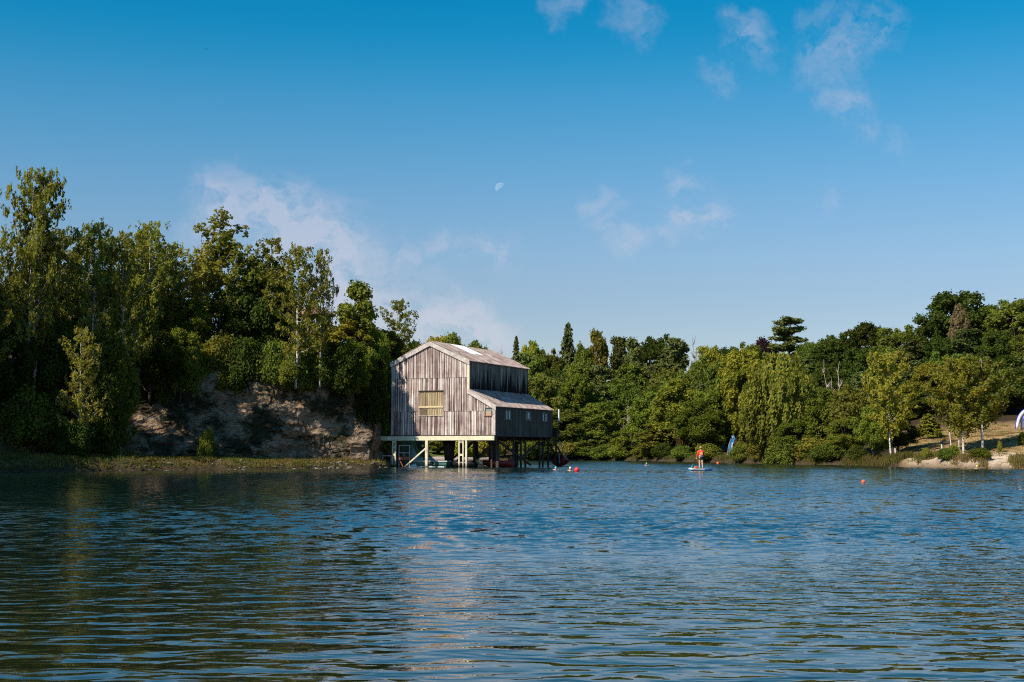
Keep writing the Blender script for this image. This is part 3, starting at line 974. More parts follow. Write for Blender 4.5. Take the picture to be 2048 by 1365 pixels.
protos('pine', [proto_layered(16, 9, 9, 170, .36, lo=.3, thick=.2, rk=.17), proto_layered(15, 9, 8, 180, .36, lo=.35, thick=.22, rk=.18), proto_layered(14, 10, 10, 170, .36, lo=.15, thick=.22, rk=.17)])
protos('cedar', [proto_layered(16, 10, 7, 150, .26, lo=.30, arms=8, thick=.045, taper=.45, rk=.14, bark='bark_dark')])
protos('fir', [proto_fir(16, 6, 24, 34, .34), proto_fir(15, 9, 22, 46, .36, power=.62)])
protos('weeping', [proto_weeping(11, 8, .2), proto_weeping(11, 8.5, .2, 'leaf_birch')])
protos('shrub', [proto_shrub(4, 5, 40, 300, .19, 'leaf_broad'), proto_shrub(4, 5, 36, 300, .19, 'leaf_birch'), proto_shrub(4, 5, 40, 280, .19, 'leaf_oak')])
protos('shrub_dark', [proto_shrub(5, 6, 44, 320, .22, 'leaf_dark'), proto_shrub(5, 6, 40, 320, .22, 'leaf_oak')])
protos('shrub_lime', [proto_shrub(3, 4, 34, 260, .19, 'leaf_lime')])
protos('shrub_rust', [proto_shrub(3, 4, 30, 240, .19, 'leaf_rust')])
protos('young_pine', [proto_fir(3.4, 3.2, 12, 60, .16, 'leaf_lime', .18, .55)])
protos('bare', [proto_bare(9, 5, 18, 'bark_dead', 4, 3, .4, 1.4)])
protos('bare_spire', [proto_bare(9, 3.5, 24, 'bark_dead', 3, 1, .35, 1.7)])
protos('bare_red', [proto_bare(9, 7, 26, 'bark_pine', 8, 2, .3)])
protos('bare_brush', [proto_bare(4.5, 4, 16, 'bark_dead', 5, 5, .15)])
CATS = {'shrub': 'shrub', 'shrub_dark': 'shrub', 'shrub_lime': 'shrub', 'shrub_rust': 'shrub', 'bare_brush': 'shrub'}
NAMES = {'birch_tall': 'birch_tree', 'birch': 'birch_tree', 'birch_thin': 'birch_tree', 'birch_bank': 'birch_tree', 'broad': 'broadleaf_tree', 'broad_dark': 'broadleaf_tree', 'sycamore': 'sycamore_tree',
         'lime': 'willow_tree', 'olive': 'willow_tree', 'oak': 'oak_tree', 'oak_dark': 'oak_tree', 'oak_lime': 'oak_tree', 'oak_gold': 'oak_tree', 'oak_purple': 'beech_tree',
         'oak_pale': 'dying_tree', 'pine': 'pine_tree', 'cedar': 'cedar_tree', 'fir': 'fir_tree', 'weeping': 'weeping_tree', 'shrub': 'shrub', 'shrub_dark': 'shrub',
         'shrub_lime': 'shrub', 'shrub_rust': 'shrub', 'young_pine': 'young_pine_tree', 'bare': 'dead_tree', 'bare_spire': 'dead_tree', 'bare_red': 'bare_tree', 'bare_brush': 'dead_brush'}
used_labels = {}
_count = {}


def cliff_back(px):
    return float(shore(px) + np.interp(px, [0, 200, 300, 400, 600, 740, 800], [18, 18, 19, 18, 13.5, 11, 11]))


def tree(kind, px, Y, top, w, label, group=None, base=None, v=None, lean=0.0):
    """plant a tree at bearing px and distance Y, its top at photo height top, w photo pixels wide"""
    if group == 'trees along the top of the quarry face' and px > 320 and base is None: Y = max(Y, cliff_back(px)); w *= 1.3
    x = (px - 1024) / FPX * Y
    z0 = ground_z(x, Y) if base is None else base
    zt = at(px, top, Y).z
    i = _count.get(kind, 0); _count[kind] = i + 1
    P = PROTO[kind][(i if v is None else v) % len(PROTO[kind])]
    H, Wd = P[2], P[3]
    h = max(zt - z0, 1.0)
    o = empty(NAMES[kind], (x, Y, z0), rng.uniform(0, 6.283))
    sx = w * Y / FPX / Wd
    o.scale = (sx, sx, h / H)
    o.rotation_euler[0] = lean * .3 + rng.normal() * .015
    o.rotation_euler[1] = lean + rng.normal() * .015
    link(P[0].name.split('.')[0], P[0], o)
    link(P[1].name.split('.')[0], P[1], o)
    if label in used_labels: print('DUP LABEL', label)
    used_labels[label] = 1
    tag(o, label, CATS.get(kind, 'tree'), group)
    return o

# ------------------------------------------------------------------ the timber-framed boathouse on stilts
HU = Vector((.916, -.4, 0)).normalized()          # along the front, to the right
HV = Vector((.4, .916, 0)).normalized()           # back along the side
HC = Vector((-1.53, 121.2, 0))                    # front right corner of the annex
HW, HA, HD = 10.39, 2.62, 13.8                    # front width, annex width, depth
HM = HW - HA
ZB, ZE, ZR, ZAT, ZAE = 2.9, 9.68, 11.45, 7.02, 5.52   # base, main eaves, ridge, annex roof top, annex eaves
house = empty('boathouse', HC - HU * HW, math.atan2(HU.y, HU.x))
tag(house, 'weathered corrugated boathouse standing on stilts over the lake', 'boathouse')
# in the house's own axes: x along the front, y back, z up


def roofline(x):
    if x <= HM:
        return ZR - (ZR - ZE) * abs(x - HM / 2) / (HM / 2)
    return ZAT - (ZAT - ZAE) * (x - HM) / HA


PITCH_C = .245


def corr(x):
    """profile of a corrugated sheet: proud ribs and flat pans"""
    t = (x / PITCH_C) % 1.0
    return .06 * (0.5 - 0.5 * math.cos(2 * math.pi * t)) ** 1.6


def wall_sheet(name, mat, x0, x1, zlo, zhi, frame, top=None, lift=0.0, thick=.012, parent=house):
    """one corrugated sheet; frame maps (x along, out, z) to house axes; top(x) trims it under a roof"""
    n = max(2, int(round((x1 - x0) / PITCH_C * 4)))
    xs = [x0 + (x1 - x0) * i / n for i in range(n + 1)]
    mb = MB(); vs = []; fs = []
    for x in xs:
        zt = min(zhi, top(x)) if top else zhi
        o = corr(x) + lift
        vs += [frame(x, o + .012, zlo), frame(x, o, max(zt, zlo + .001))]
    for i in range(n):
        fs.append((2 * i, 2 * i + 2, 2 * i + 3, 2 * i + 1))
    mb.add(vs, fs)
    return mb.build(name, mat, parent)


front = lambda x, o, z: (x, -o, z)
right_main = lambda x, o, z: (HM + o, x, z)
right_annex = lambda x, o, z: (HW + o, x, z)
left_main = lambda x, o, z: (-o, x, z)
back_wall = lambda x, o, z: (x, HD + o, z)
PX0, PX1, PZ0, PZ1 = 2.72, 5.26, 4.72, 6.98        # the big translucent panel
WX0, WX1, WZ0, WZ1 = 9.42, 10.06, 4.66, 5.36       # the small front window
rows = [(ZB, 5.15), (5.10, 8.20), (8.15, 11.6)]
edges = [0, .97, 1.94, PX0, 3.57, 4.41, PX1, 6.1, 6.95, HM, 8.6, 9.42, HW]
for (z0, z1) in rows:
    for i, (a, b) in enumerate(zip(edges[:-1], edges[1:])):
        if min(roofline(a + .01), roofline(b - .01)) < z0 - .6: continue
        if max(roofline(a + .01), roofline(b - .01)) < z0 + .05: continue
        lf = .006 * (i % 2) + (.02 if z0 > 3 else 0) + (.02 if z0 > 6 else 0)
        rl = lambda x: max(z0, roofline(min(max(x, a + .01), b - .01)) - .06)
        if a >= PX0 - .01 and b <= PX1 + .01 and z0 < PZ1:        # sheets cut round the panel
            if z0 < 4: wall_sheet('wall_sheet', M['sheet_front'], a, b, z0, PZ0, front, rl, lf)
            elif z0 < 6: wall_sheet('wall_sheet', M['sheet_front'], a, b, PZ1, z1, front, rl, lf)
            continue
        if a >= 9.40 and z0 < WZ1:
            if z0 < 4: wall_sheet('wall_sheet', M['sheet_front'], a, b, z0, WZ0, front, rl, lf)
            wall_sheet('wall_sheet', M['sheet_front'], WX1, b, max(z0, WZ0), min(z1, roofline(WX1)), front, rl, lf)
            if z0 > 4: wall_sheet('wall_sheet', M['sheet_front'], a, WX1, WZ1, z1, front, rl, lf)
            continue
        wall_sheet('wall_sheet', M['sheet_front'], a, b, z0, z1, front, rl, lf)
# translucent panel: four clear sheets
for i in range(4):
    a = PX0 + .02 + (PX1 - PX0 - .04) * i / 4; b = a + (PX1 - PX0 - .04) / 4
    o = wall_sheet('clear_sheet', M['sheet_clear'], a, b - .005, PZ0 + .02, PZ1 - .03, front, None, -.03)
    o['label'] = 'yellowed translucent sheet of the front panel'
pm = MB()
for i in range(5):
    x = PX0 + (PX1 - PX0) * i / 4
    pm.box((x - .025, -.035, PZ0), (x + .025, .0, PZ1 - .02))
pm.build('panel_batten', M['sheet_clear'], house)
MB().box((PX0, -.075, PZ0 + .72), (PX1 - .02, -.04, PZ0 + .86)).build('panel_rail', plain('panel_rail', (.62, .50, .30), .7), house)
MB().box((PX0 + .12, -.055, PZ0 + .05), (PX0 + .78, -.032, PZ0 + .66)).build('shade_patch', plain('shade_patch', (.12, .09, .055), .7, var=.4), house)  # dark box added as shade in the panel's lower left corner
MB().box((PX0 - .06, -.085, PZ0 - .05), (PX1 + .04, .0, PZ0 + .01)).build('panel_sill', M['barge'], house)
MB().box((PX0 - .03, -.11, PZ1 - .03), (PX1 + .03, .0, PZ1 + .04)).build('panel_lintel', M['timber'], house)

# right-hand walls, back and left wall
for i in range(14):
    a = HD * i / 14; b = HD * (i + 1) / 14
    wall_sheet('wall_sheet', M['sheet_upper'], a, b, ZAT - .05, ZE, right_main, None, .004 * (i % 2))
    wall_sheet('wall_sheet', M['sheet_front'], a, b, ZB, ZE, left_main, None, .004 * (i % 2))
SW = [(2.05, 3.45, 4.30, 5.22), (6.75, 8.15, 4.30, 5.22), (11.0, 12.4, 4.30, 5.20)]
ee = [0, 1.0, 2.05, 2.75, 3.45, 4.5, 5.6, 6.75, 7.45, 8.15, 9.1, 10.05, 11.0, 11.7, 12.4, 13.1, HD]
for i, (a, b) in enumerate(zip(ee[:-1], ee[1:])):
    win = [w for w in SW if a >= w[0] - .01 and b <= w[1] + .01]
    if win:
        w = win[0]
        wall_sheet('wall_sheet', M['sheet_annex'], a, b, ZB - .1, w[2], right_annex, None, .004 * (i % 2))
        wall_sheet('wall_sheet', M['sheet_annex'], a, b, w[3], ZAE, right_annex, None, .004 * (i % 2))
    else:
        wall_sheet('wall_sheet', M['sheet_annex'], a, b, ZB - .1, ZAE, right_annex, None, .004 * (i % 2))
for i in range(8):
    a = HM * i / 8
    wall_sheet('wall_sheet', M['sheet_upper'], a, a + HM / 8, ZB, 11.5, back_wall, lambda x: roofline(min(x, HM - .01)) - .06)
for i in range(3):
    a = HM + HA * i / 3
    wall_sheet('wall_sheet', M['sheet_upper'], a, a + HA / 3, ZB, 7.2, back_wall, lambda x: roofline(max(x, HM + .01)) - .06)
for k, w in enumerate(SW):
    win = empty('window', (HW, (w[0] + w[1]) / 2, (w[2] + w[3]) / 2)); win.parent = house
    a, b = (w[1] - w[0]) / 2, (w[3] - w[2]) / 2
    f = MB()
    f.box((-.02, -a, -b), (.075, -a + .09, b)).box((-.02, a - .09, -b), (.075, a, b)).box((-.02, -a, b - .07), (.075, a, b)).box((-.02, -a, -b), (.09, a, -b + .08)).box((-.02, -.035, -b), (.06, .035, b))
    f.build('frame', M['frame'], win)
    MB().box((-.03, -a + .02, -b + .02), (.0, a - .02, b - .02)).build('pane', M['glass'], win)
    # thin curtains drawn to the sides, drooping in the middle window
    for (y0, y1) in ([(-a * .25, a * .75)] if k == 1 else [(-a * .35, a * .10), (a * .45, a * .84)] if k == 0 else [(-a * .5, -a * .2), (a * .4, a * .78)]):
        pts = 8
        vs = []; c = MB()
        for q in range(pts + 1):
            y = y0 + (y1 - y0) * q / pts
            lo = -b + .1 if k != 1 else -b + .1 + .35 * (q / pts if q / pts < .5 else (1 - q / pts)) 
            ox = .012 + .012 * (q % 2)
            vs += [(ox, y, lo), (ox, y, b - .09)]
        c.add(vs, [(2 * q, 2 * q + 2, 2 * q + 3, 2 * q + 1) for q in range(pts)])
        c.build('curtain', M['curtain'], win)
win = empty('window', ((WX0 + WX1) / 2, 0, (WZ0 + WZ1) / 2)); win.parent = house
a, b = (WX1 - WX0) / 2, (WZ1 - WZ0) / 2
MB().box((-a - .02, -.09, b - .04), (a + .02, .02, b + .03)).box((-a - .02, -.085, -b), (-a + .03, .02, b)).box((a - .03, -.085, -b), (a + .02, .02, b)).build('frame', M['frame'], win)
MB().box((-a - .1, -.13, -b - .06), (a + .06, .02, -b)).build('sill', M['red_plank'], win)
MB().box((-a, -.02, -b), (a, .02, .08)).build('warm_reflection', plain('warm_reflection', (.40, .29, .19), .6, var=.12), win)  # tan box stands in for the warm sky reflected low in the glass
MB().box((-a, -.015, .08), (a, .02, b)).build('pane', plain('sky_reflection', (.20, .26, .28), .2, var=.15), win)  # blue-grey sky reflection put into the pane's colour

# corner trim, barge boards, eaves, ridge
MB().box((HM - .10, -.14, ZAT - .35), (HM + .14, -.04, ZE - .05)).build('corner_board', M['cream'], house)
MB().box((HW - .14, -.13, ZB), (HW + .09, -.03, ZAE - .05)).build('corner_board', M['barge'], house)
MB().box((-.10, -.13, ZB), (.10, -.03, ZE - .05)).build('corner_board', M['barge'], house)


def barge(x0, x1, h=.42):
    main = lambda x: ZR - (ZR - ZE) * abs(x - HM / 2) / (HM / 2)
    side = lambda x: ZAT - (ZAT - ZAE) * (x - HM) / HA
    fn = side if x0 >= HM else main
    za, zb = fn(x0), fn(x1)
    ov = .16
    mb = MB()
    vs = []
    for y in (-ov - .05, -ov):
        vs += [(x0, y, za - h + .08), (x1, y, zb - h + .08), (x1, y, zb + .09), (x0, y, za + .09)]
    mb.add(vs, [(0, 1, 2, 3), (7, 6, 5, 4), (0, 4, 5, 1), (1, 5, 6, 2), (2, 6, 7, 3), (3, 7, 4, 0)])
    mb.build('barge_board', M['barge'], house)


barge(-.22, 2.0); barge(2.01, HM / 2); barge(HM / 2 + .005, HM / 2 + 1.35); barge(HM / 2 + 1.36, HM + .16)
barge(HM + .02, HW + .16, .40)


def roof_sheet(name, mat, x0, z0, x1, z1, y0, y1, lift=0.0, parent=house):
    """corrugated sheet running down a roof slope from (x0,z0) to (x1,z1)"""
    d = Vector((x1 - x0, 0, z1 - z0)).normalized()
    nrm = Vector((-d.z, 0, d.x)) if x1 > x0 else Vector((d.z, 0, -d.x))
    if nrm.z < 0: nrm = -nrm
    n = max(2, int(round((y1 - y0) / PITCH_C * 4))); vs = []
    for i in range(n + 1):
        y = y0 + (y1 - y0) * i / n
        o = corr(y) + lift
        vs += [Vector((x0, y, z0)) + nrm * (o + .02), Vector((x1, y, z1)) + nrm * o]
    # turned-down lip at the eaves gives the sheet its edge
    for i in range(n + 1):
        vs.append(vs[2 * i + 1] - nrm * .05)
    b = 2 * (n + 1)
    fs = [(2 * i, 2 * i + 1, 2 * i + 3, 2 * i + 2) for i in range(n)] + [(2 * i + 1, b + i, b + i + 1, 2 * i + 3) for i in range(n)]
    return MB().add([tuple(v) for v in vs], fs).build(name, mat, parent)


NR = 14
for side in (1, -1):
    for i in range(NR):
        y0 = -.2 + (HD + .4) * i / NR; y1 = -.2 + (HD + .4) * (i + 1) / NR
        xr, xe = HM / 2, (HM + .22 if side > 0 else -.22)
        xm = (xr + xe) / 2
        zm = (ZR + ZE) / 2 + .05
        for half in (0, 1):
            mat = M['sheet_roof']
            nm = 'roof_sheet'
            if side > 0 and half == 0 and i in (4, 5, 6): mat, nm = M['skylight'], 'skylight_sheet'
            if half == 0: roof_sheet(nm, mat, xr, ZR + .06, xm + side * .08, zm - .03, y0, y1, .035 + .006 * (i % 2))
            else: roof_sheet(nm, mat, xm, zm, xe, ZE - .06, y0, y1, .006 * (i % 2))
for i in range(NR):
    y0 = -.2 + (HD + .4) * i / NR; y1 = -.2 + (HD + .4) * (i + 1) / NR
    roof_sheet('roof_sheet', M['sheet_roof'], HM + .03, ZAT + .05, HW + .2, ZAE - .06, y0, y1, .006 * (i % 2))
for i in range(7):
    y0 = -.22 + (HD + .44) * i / 7; y1 = y0 + (HD + .44) / 7 - .01
    MB().loft([[(HM / 2 + dx, y, ZR + dz) for dx, dz in ((-.3, .0), (0, .17), (.3, .0), (.26, -.02), (0, .13), (-.26, -.02))] for y in (y0, y1)]).build('ridge_tile', M['ridge'], house)
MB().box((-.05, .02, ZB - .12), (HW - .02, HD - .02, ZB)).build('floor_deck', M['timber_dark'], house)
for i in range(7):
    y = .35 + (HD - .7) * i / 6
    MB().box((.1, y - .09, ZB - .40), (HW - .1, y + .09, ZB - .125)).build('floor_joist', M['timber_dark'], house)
fb = MB().box((-1.36, -.20, ZB - .46), (HW + .02, .0, ZB - .06)).build('fascia_beam', M['cream'], house, bevel=.015)
MB().box((-.1, -.17, ZB - .06), (HW, .02, ZB + .03)).build('sill_plate', M['timber'], house)
MB().box((HW - .22, .0, ZB - .55), (HW + .05, .35, ZB - .15)).build('corner_block', M['timber'], house)

# stilts
PT = ZB - .46
def pole(x, y, w=.17, mat='timber', zt=PT, name='post', tilt=0.0):
    return MB().bar((x, y, -1.2), (x + tilt, y, zt), w, w, (0, 1, 0)).build(name, M[mat], house)


def lattice(x, w):
    c = empty('lattice_post', (x, -.10, 0)); c.parent = house
    for s in (-w / 2, w / 2):
        MB().bar((s, 0, -1.2), (s, 0, PT - .004), .12, .14, (0, 1, 0)).build('upright', M['cream_post'], c)
    for z in (PT - .12, PT - .62 if w < .3 else PT - .14, PT - 1.30):
        MB().box((-w / 2 + .061, -.05, z - .09), (w / 2 - .061, .05, z + .09)).build('batten', M['cream'], c)
    return c


lattice(.22, .27)
pole(3.62, -.10, .26, 'cream_post', PT - .003)
lattice(7.10, .40)
pole(7.62, -.10, .17, 'cream_post', PT - .003)
MB().bar((3.5, -.12, PT - .72), (1.35, -.12, .02), .13, .15, (0, 1, 0)).build('brace', M['cream_post'], house)
for (x, y, w) in [(1.6, 3.4, .2), (3.2, 4.6, .16), (5.0, 4.2, .15), (5.4, 4.6, .15), (6.6, 3.8, .22), (8.3, 4.4, .22), (9.35, 1.6, .15), (9.85, 1.8, .26), (10.2, 4.6, .16), (10.22, 6.3, .15),
                  (10.2, 7.4, .15), (1.2, 9.2, .2), (4.2, 9.0, .2), (5.6, 9.4, .18), (6.3, 9.0, .16), (8.4, 9.2, .18), (10.2, 10.9, .15), (10.22, 11.7, .15), (2.4, 13.3, .2), (6.8, 13.3, .2), (10.1, 13.4, .15)]:
    pole(x, y, w)
for (a, b) in [((6.4, 3.7, PT - .1), (4.2, 3.7, .6)), ((9.6, 1.9, PT - .15), (7.6, 2.2, .7)), ((10.15, 1.4, PT - .1), (10.25, 8.6, .15)), ((8.2, 4.5, PT - .2), (6.6, 4.5, .9)), ((4.0, 8.9, PT - .1), (2.2, 8.9, .4)),
               ((10.2, 4.7, .3), (10.2, 10.5, PT - .2))]:
    MB().bar(a, b, .14, .14).build('brace', M['timber'], house)
# the old hopper chute hanging under the floor
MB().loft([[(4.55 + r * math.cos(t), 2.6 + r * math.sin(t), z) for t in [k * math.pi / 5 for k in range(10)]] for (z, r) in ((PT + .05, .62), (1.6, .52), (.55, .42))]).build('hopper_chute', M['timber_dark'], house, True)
# back steps down to the water from the right-hand wall
st = empty('steps', (HW + .05, HD - 1.9, 0)); st.parent = house
A, B = Vector((.35, .2, ZB - .3)), Vector((.55, 2.9, .55))
for s in (-.34, .34):
    MB().bar(A + Vector((s, 0, 0)), B + Vector((s, 0, 0)), .07, .2).build('stringer', M['timber'], st)
for i in range(9):
    p = A.lerp(B, (i + .5) / 9)
    MB().box((p.x - .31, p.y - .13, p.z - .02), (p.x + .31, p.y + .13, p.z + .03)).build('tread', M['timber'], st)
MB().bar(B + Vector((.38, -1.5, 1.9)), B + Vector((.38, .15, .2)), .07).build('handrail', M['rail'], st)
MB().bar((HW + .35, HD + .1, -.8), (HW + .35, HD + .1, ZB), .12).build('post', M['timber'], house)
MB().box((HW + .04, HD - .8, ZB - .1), (HW + .75, HD + .3, ZB + .02)).build('landing', M['timber'], house)
MB().box((HW + .08, HD - .1, ZB + .02), (HW + .5, HD + .05, ZB + .75)).build('landing_rail', M['timber_dark'], house)
sp = MB().tube([(HW + .62, HD + .2, -.5), (HW + .62, HD + .2, 4.4)], .05, 6).build('standpipe', M['timber'], house)
MB().tube([(HW + .62, HD + .2, 4.4), (HW + .62, HD + .2, 5.6)], .085, 8).build('standpipe_top', M['white_trim'], house)


def hpt(x, y, z=0.0):
    """a point in the house's axes as a world point"""
    return HC - HU * HW + HU * x + HV * y + Vector((0, 0, z))


HRZ = math.atan2(HU.y, HU.x)

# landing frame beside the left post
lf = empty('landing_stage', hpt(.55, .25), HRZ)
tag(lf, 'grey tube railing with a red plank beside the left front post', 'railing')
for x in (0, 1.1):
    MB().bar((x, 0, -.8), (x, 0, 2.0), .06).build('rail_post', M['rail'], lf)
MB().bar((0, 0, 2.0), (1.1, 0, 2.0), .06).build('top_rail', M['rail'], lf)
MB().bar((0, 0, 1.32), (1.1, 0, 1.32), .06).build('middle_rail', M['rail'], lf)
MB().bar((.5, .02, .95), (.5, .02, 1.30), .045).build('short_upright', M['rail'], lf)
MB().box((-.1, -.08, .68), (1.1, .06, .95)).build('red_plank', M['red_plank'], lf)
MB().bar((.15, -.02, .55), (.45, -.05, .05), .07).build('red_strut', M['red_plank'], lf)
tf = empty('trestle', hpt(-1.0, -.1), HRZ)
tag(tf, 'low square timber trestle at the water edge left of the boathouse', 'trestle')
MB().bar((0, 0, 1.05), (.95, 0, 1.05), .07, .09).build('top_bar', M['barge'], tf)
for x in (.03, .92):
    MB().bar((x, 0, -.3), (x, 0, 1.0), .07).build('leg', M['barge'], tf)


# ------------------------------------------------------------------ boats by the boathouse
def hull(L, beam, h, n=12, rake=.12, sheer=.12):
    rings = []
    for i in range(n + 1):
        t = i / n * 2 - 1
        w = beam / 2 * max(.03, (1 - abs(t) ** 2.6))
        top = h + sheer * abs(t) ** 2 * h * 2
        x = t * L / 2
        rings.append([(x, -w, top), (x, -w * .96, h * .55), (x * (1 - rake * .3), -w * .6, .06 * h), (x * (1 - rake * .4), 0, 0), (x * (1 - rake * .3), w * .6, .06 * h), (x, w * .96, h * .55), (x, w, top),
                      (x * .97, w * .86, top - .02), (x * .95, w * .6, h * .28), (x * .95, -w * .6, h * .28), (x * .97, -w * .86, top - .02)])
    return rings


pb = empty('work_punt', hpt(3.4, 1.6, .02), HRZ)
tag(pb, 'flat green punt with pale gunwale moored under the boathouse', 'boat')
pun = MB()
for (x0, x1) in ((-1.6, 1.75),):
    pun.loft([[(x0, -.7, .5), (x0 + .35, -.62, -.12), (x0 + .35, .62, -.12), (x0, .7, .5)], [(x1, -.7, .5), (x1 - .2, -.62, -.12), (x1 - .2, .62, -.12), (x1, .7, .5)]])
pun.build('hull', M['green_hull'], pb)
MB().box((-1.66, -.78, .50), (1.80, -.64, .57)).build('gunwale', M['white_trim'], pb)
MB().box((-1.66, .64, .50), (1.80, .78, .57)).build('gunwale', M['white_trim'], pb)
MB().box((-1.3, -.74, .17), (1.6, -.66, .21)).build('rubbing_strake', M['black_hull'], pb)
MB().box((-1.2, -.76, -.02), (1.5, -.67, .05)).build('waterline_board', M['white_trim'], pb)
MB().bar((.2, -.74, .5), (.42, -.72, -.1), .2, .06).build('fender', M['black_hull'], pb)
MB().box((-.25, -.62, .34), (.1, .62, .40)).build('thwart', M['timber'], pb)

db = empty('dark_dinghy', hpt(6.35, 2.0, -.02), HRZ)
tag(db, 'black dinghy moored between the green punt and the double post', 'boat')
MB().loft(hull(2.5, 1.1, .55)).build('hull', M['black_hull'], db, True)
MB().box((-.5, -.46, .36), (-.25, .46, .41)).build('thwart', M['timber'], db)
MB().box((.35, -.46, .36), (.6, .46, .41)).build('thwart', M['timber'], db)

cs_ = empty('canvas_sheet', hpt(8.35, 1.8, 0), HRZ)
tag(cs_, 'pale canvas cover draped to the water behind the double post', 'tarpaulin')
cv = MB(); vs = []
for i in range(9):
    for j in range(5):
        u, v = i / 8, j / 4
        vs.append((-.6 + 1.4 * u * v + .1 * math.sin(u * 9), -.1 + .6 * v + .05 * math.sin(u * 14 + v * 3), .85 * (1 - v) * (1 - u * .5) - .05))
cv.add(vs, [(i * 5 + j, i * 5 + j + 1, (i + 1) * 5 + j + 1, (i + 1) * 5 + j) for i in range(8) for j in range(4)])
cv.build('cover', M['canvas'], cs_, True)
MB().bar((-.6, -.12, .84), (.2, .3, .35), .04).build('pole', M['timber'], cs_)

rb = empty('red_rescue_boat', hpt(9.3, 3.2, -.02), HRZ + .15)
tag(rb, 'dark red boat with black outboard motor under the annex', 'boat')
MB().loft(hull(3.0, 1.2, .62, sheer=.05)).build('hull', M['red_hull'], rb, True)
MB().loft([[(1.15 + a, b, z) for a, b in ((-.2, -.18), (.22, -.16), (.22, .16), (-.2, .18))] for z in (.30, .55, .86)]).build('outboard_cowl', M['black_hull'], rb, bevel=.05)
MB().bar((1.3, 0, .4), (1.38, 0, -.3), .12).build('outboard_leg', M['black_hull'], rb)

cn = empty('red_canoe', hpt(HW + 1.0, HD + .6, -.12), HRZ - .5)
tag(cn, 'rust red canoe leaning upright at the foot of the boathouse steps', 'canoe')
cr = MB().loft(hull(1.9, 1.15, .75)).build('hull', M['red_hull'], cn, True)
cr.rotation_euler = (R(68), R(-10), 0); cr.location = (0, 0, .45)
ct = MB().bar((-.8, .0, 0), (.75, .0, 0), .3, .06).build('thwart', M['timber'], cn)
ct.rotation_euler = (R(68), R(-10), 0); ct.location = (0, -.45, .65)
mp = MB().bar((.1, -.55, -.6), (-.05, -.6, 1.35), .09).build('mooring_post', M['barge'], cn)

# ------------------------------------------------------------------ water tower on the quarry top
tw = empty('water_tower', at(628, 700, 140))
tw.location.z = 8.5
tag(tw, 'round tower with conical tiled roof half hidden by birches', 'tower')
zr = at(628, 630, 140).z - 8.5
for k in range(6):
    t = k * math.pi / 3 + .35
    MB().tube([(1.45 * math.cos(t), 1.45 * math.sin(t), -1), (1.45 * math.cos(t), 1.45 * math.sin(t), zr)], .30, 8).build('column', M['tower_white'] if k % 2 else M['tower_wall'], tw, True)
MB().tube([(0, 0, zr - 1.3), (0, 0, zr - .9)], 1.75, 20).build('ring_beam', M['tower_wall'], tw)
MB().loft([[(r * math.cos(t), r * math.sin(t), z) for t in [q * math.pi / 10 for q in range(20)]] for (z, r) in ((zr - .12, 2.25), (zr, 2.25), (zr + .55, 1.3), (zr + 1.05, .25), (zr + 1.25, .12))]).build('roof', M['tower_roof'], tw)

# ------------------------------------------------------------------ trees of the quarry top, left
LT = 'trees along the top of the quarry face'
tree('birch_tall', 52, 105, 345, 130, 'tallest dark birch at the far left, spire against the sky', LT, v=0)
tree('birch_thin', 64, 106, 352, 90, 'narrow upper birch spire just behind the tallest left birch', LT, v=1)
tree('birch_tall', -28, 103, 478, 150, 'birch cut by the left picture edge', LT)
tree('birch_tall', 112, 109, 462, 125, 'birch just right of the tallest left birch', LT)
tree('birch_tall', 182, 109, 450, 120, 'dark birch with ragged top right of the far left spire', LT)
tree('birch_tall', 243, 110, 470, 125, 'yellowish hanging birch in the middle of the left skyline', LT)
tree('birch_tall', 292, 120, 450, 115, 'wispy-topped birch of the left skyline, left of the thin birch', LT)
for (px, top, w, lb) in [(86, 482, 120, 'birch filling the skyline between the two leftmost tall birches'), (148, 478, 115, 'birch standing left of the dark ragged birch'), (214, 480, 115, 'birch standing right of the dark ragged birch'),
                         (268, 470, 110, 'birch standing left of the wispy-topped birch'), (322, 492, 105, 'birch standing right of the wispy-topped birch'), (378, 522, 95, 'low birch left of the thin bare-stemmed birch')]:
    tree('birch', px, cliff_back(px) + rng.uniform(-1, 2), top, w, lb, LT)
tree('birch', 345, 119, 503, 90, 'small pale birch left of the tall thin birch', LT)
tree('birch_thin', 437, 119, 425, 78, 'tall thin birch with narrow head standing against the cloud', LT, v=0)
tree('birch_thin', 408, 121, 485, 60, 'sparse bare-stemmed birch touching the tall thin birch', LT, v=1)
tree('bare_spire', 398, 122, 470, 60, 'leafless whippy sapling left of the tall thin birch', LT)
tree('birch', 478, 122, 492, 95, 'dark birch just right of the tall thin birch', LT)
tree('broad_dark', 520, 124, 515, 100, 'dense dark round-headed tree between the thin birch and the tower', LT)
tree('birch', 545, 122, 484, 100, 'feathery-topped birch left of the round tower', LT)
tree('birch', 592, 119.6, 500, 105, 'golden-green birch in front of the round tower', LT, base=7.6)
tree('birch', 640, 120.8, 505, 72, 'birch with drooping right bough beside the round tower', LT, v=1, base=7.8)
tree('sycamore', 712, 126, 568, 78, 'dark green sycamore with open top against the pale cloud', LT)
tree('lime', 700, 122, 635, 100, 'bright yellow-green rounded tree below the sycamore', LT)
tree('birch', 797, 130, 603, 70, 'slender birch nearest the left end of the boathouse roof', LT)
tree('broad', 765, 128, 660, 80, 'green tree filling between sycamore and slender birch', LT)
tree('broad', 812, 139, 688, 62, 'leafy tree touching the left eaves of the boathouse', LT)
tree('shrub_rust', 738, 124, 668, 60, 'browning shrub under the dark sycamore', LT)
tree('broad', 756, 127.6, 668, 66, 'bushy tree spilling down the cliff end beside the boathouse', LT, base=4.6)
tree('broad', 706, 121.8, 680, 66, 'bushy tree at the cliff rim left of the boathouse', LT, base=6.0)
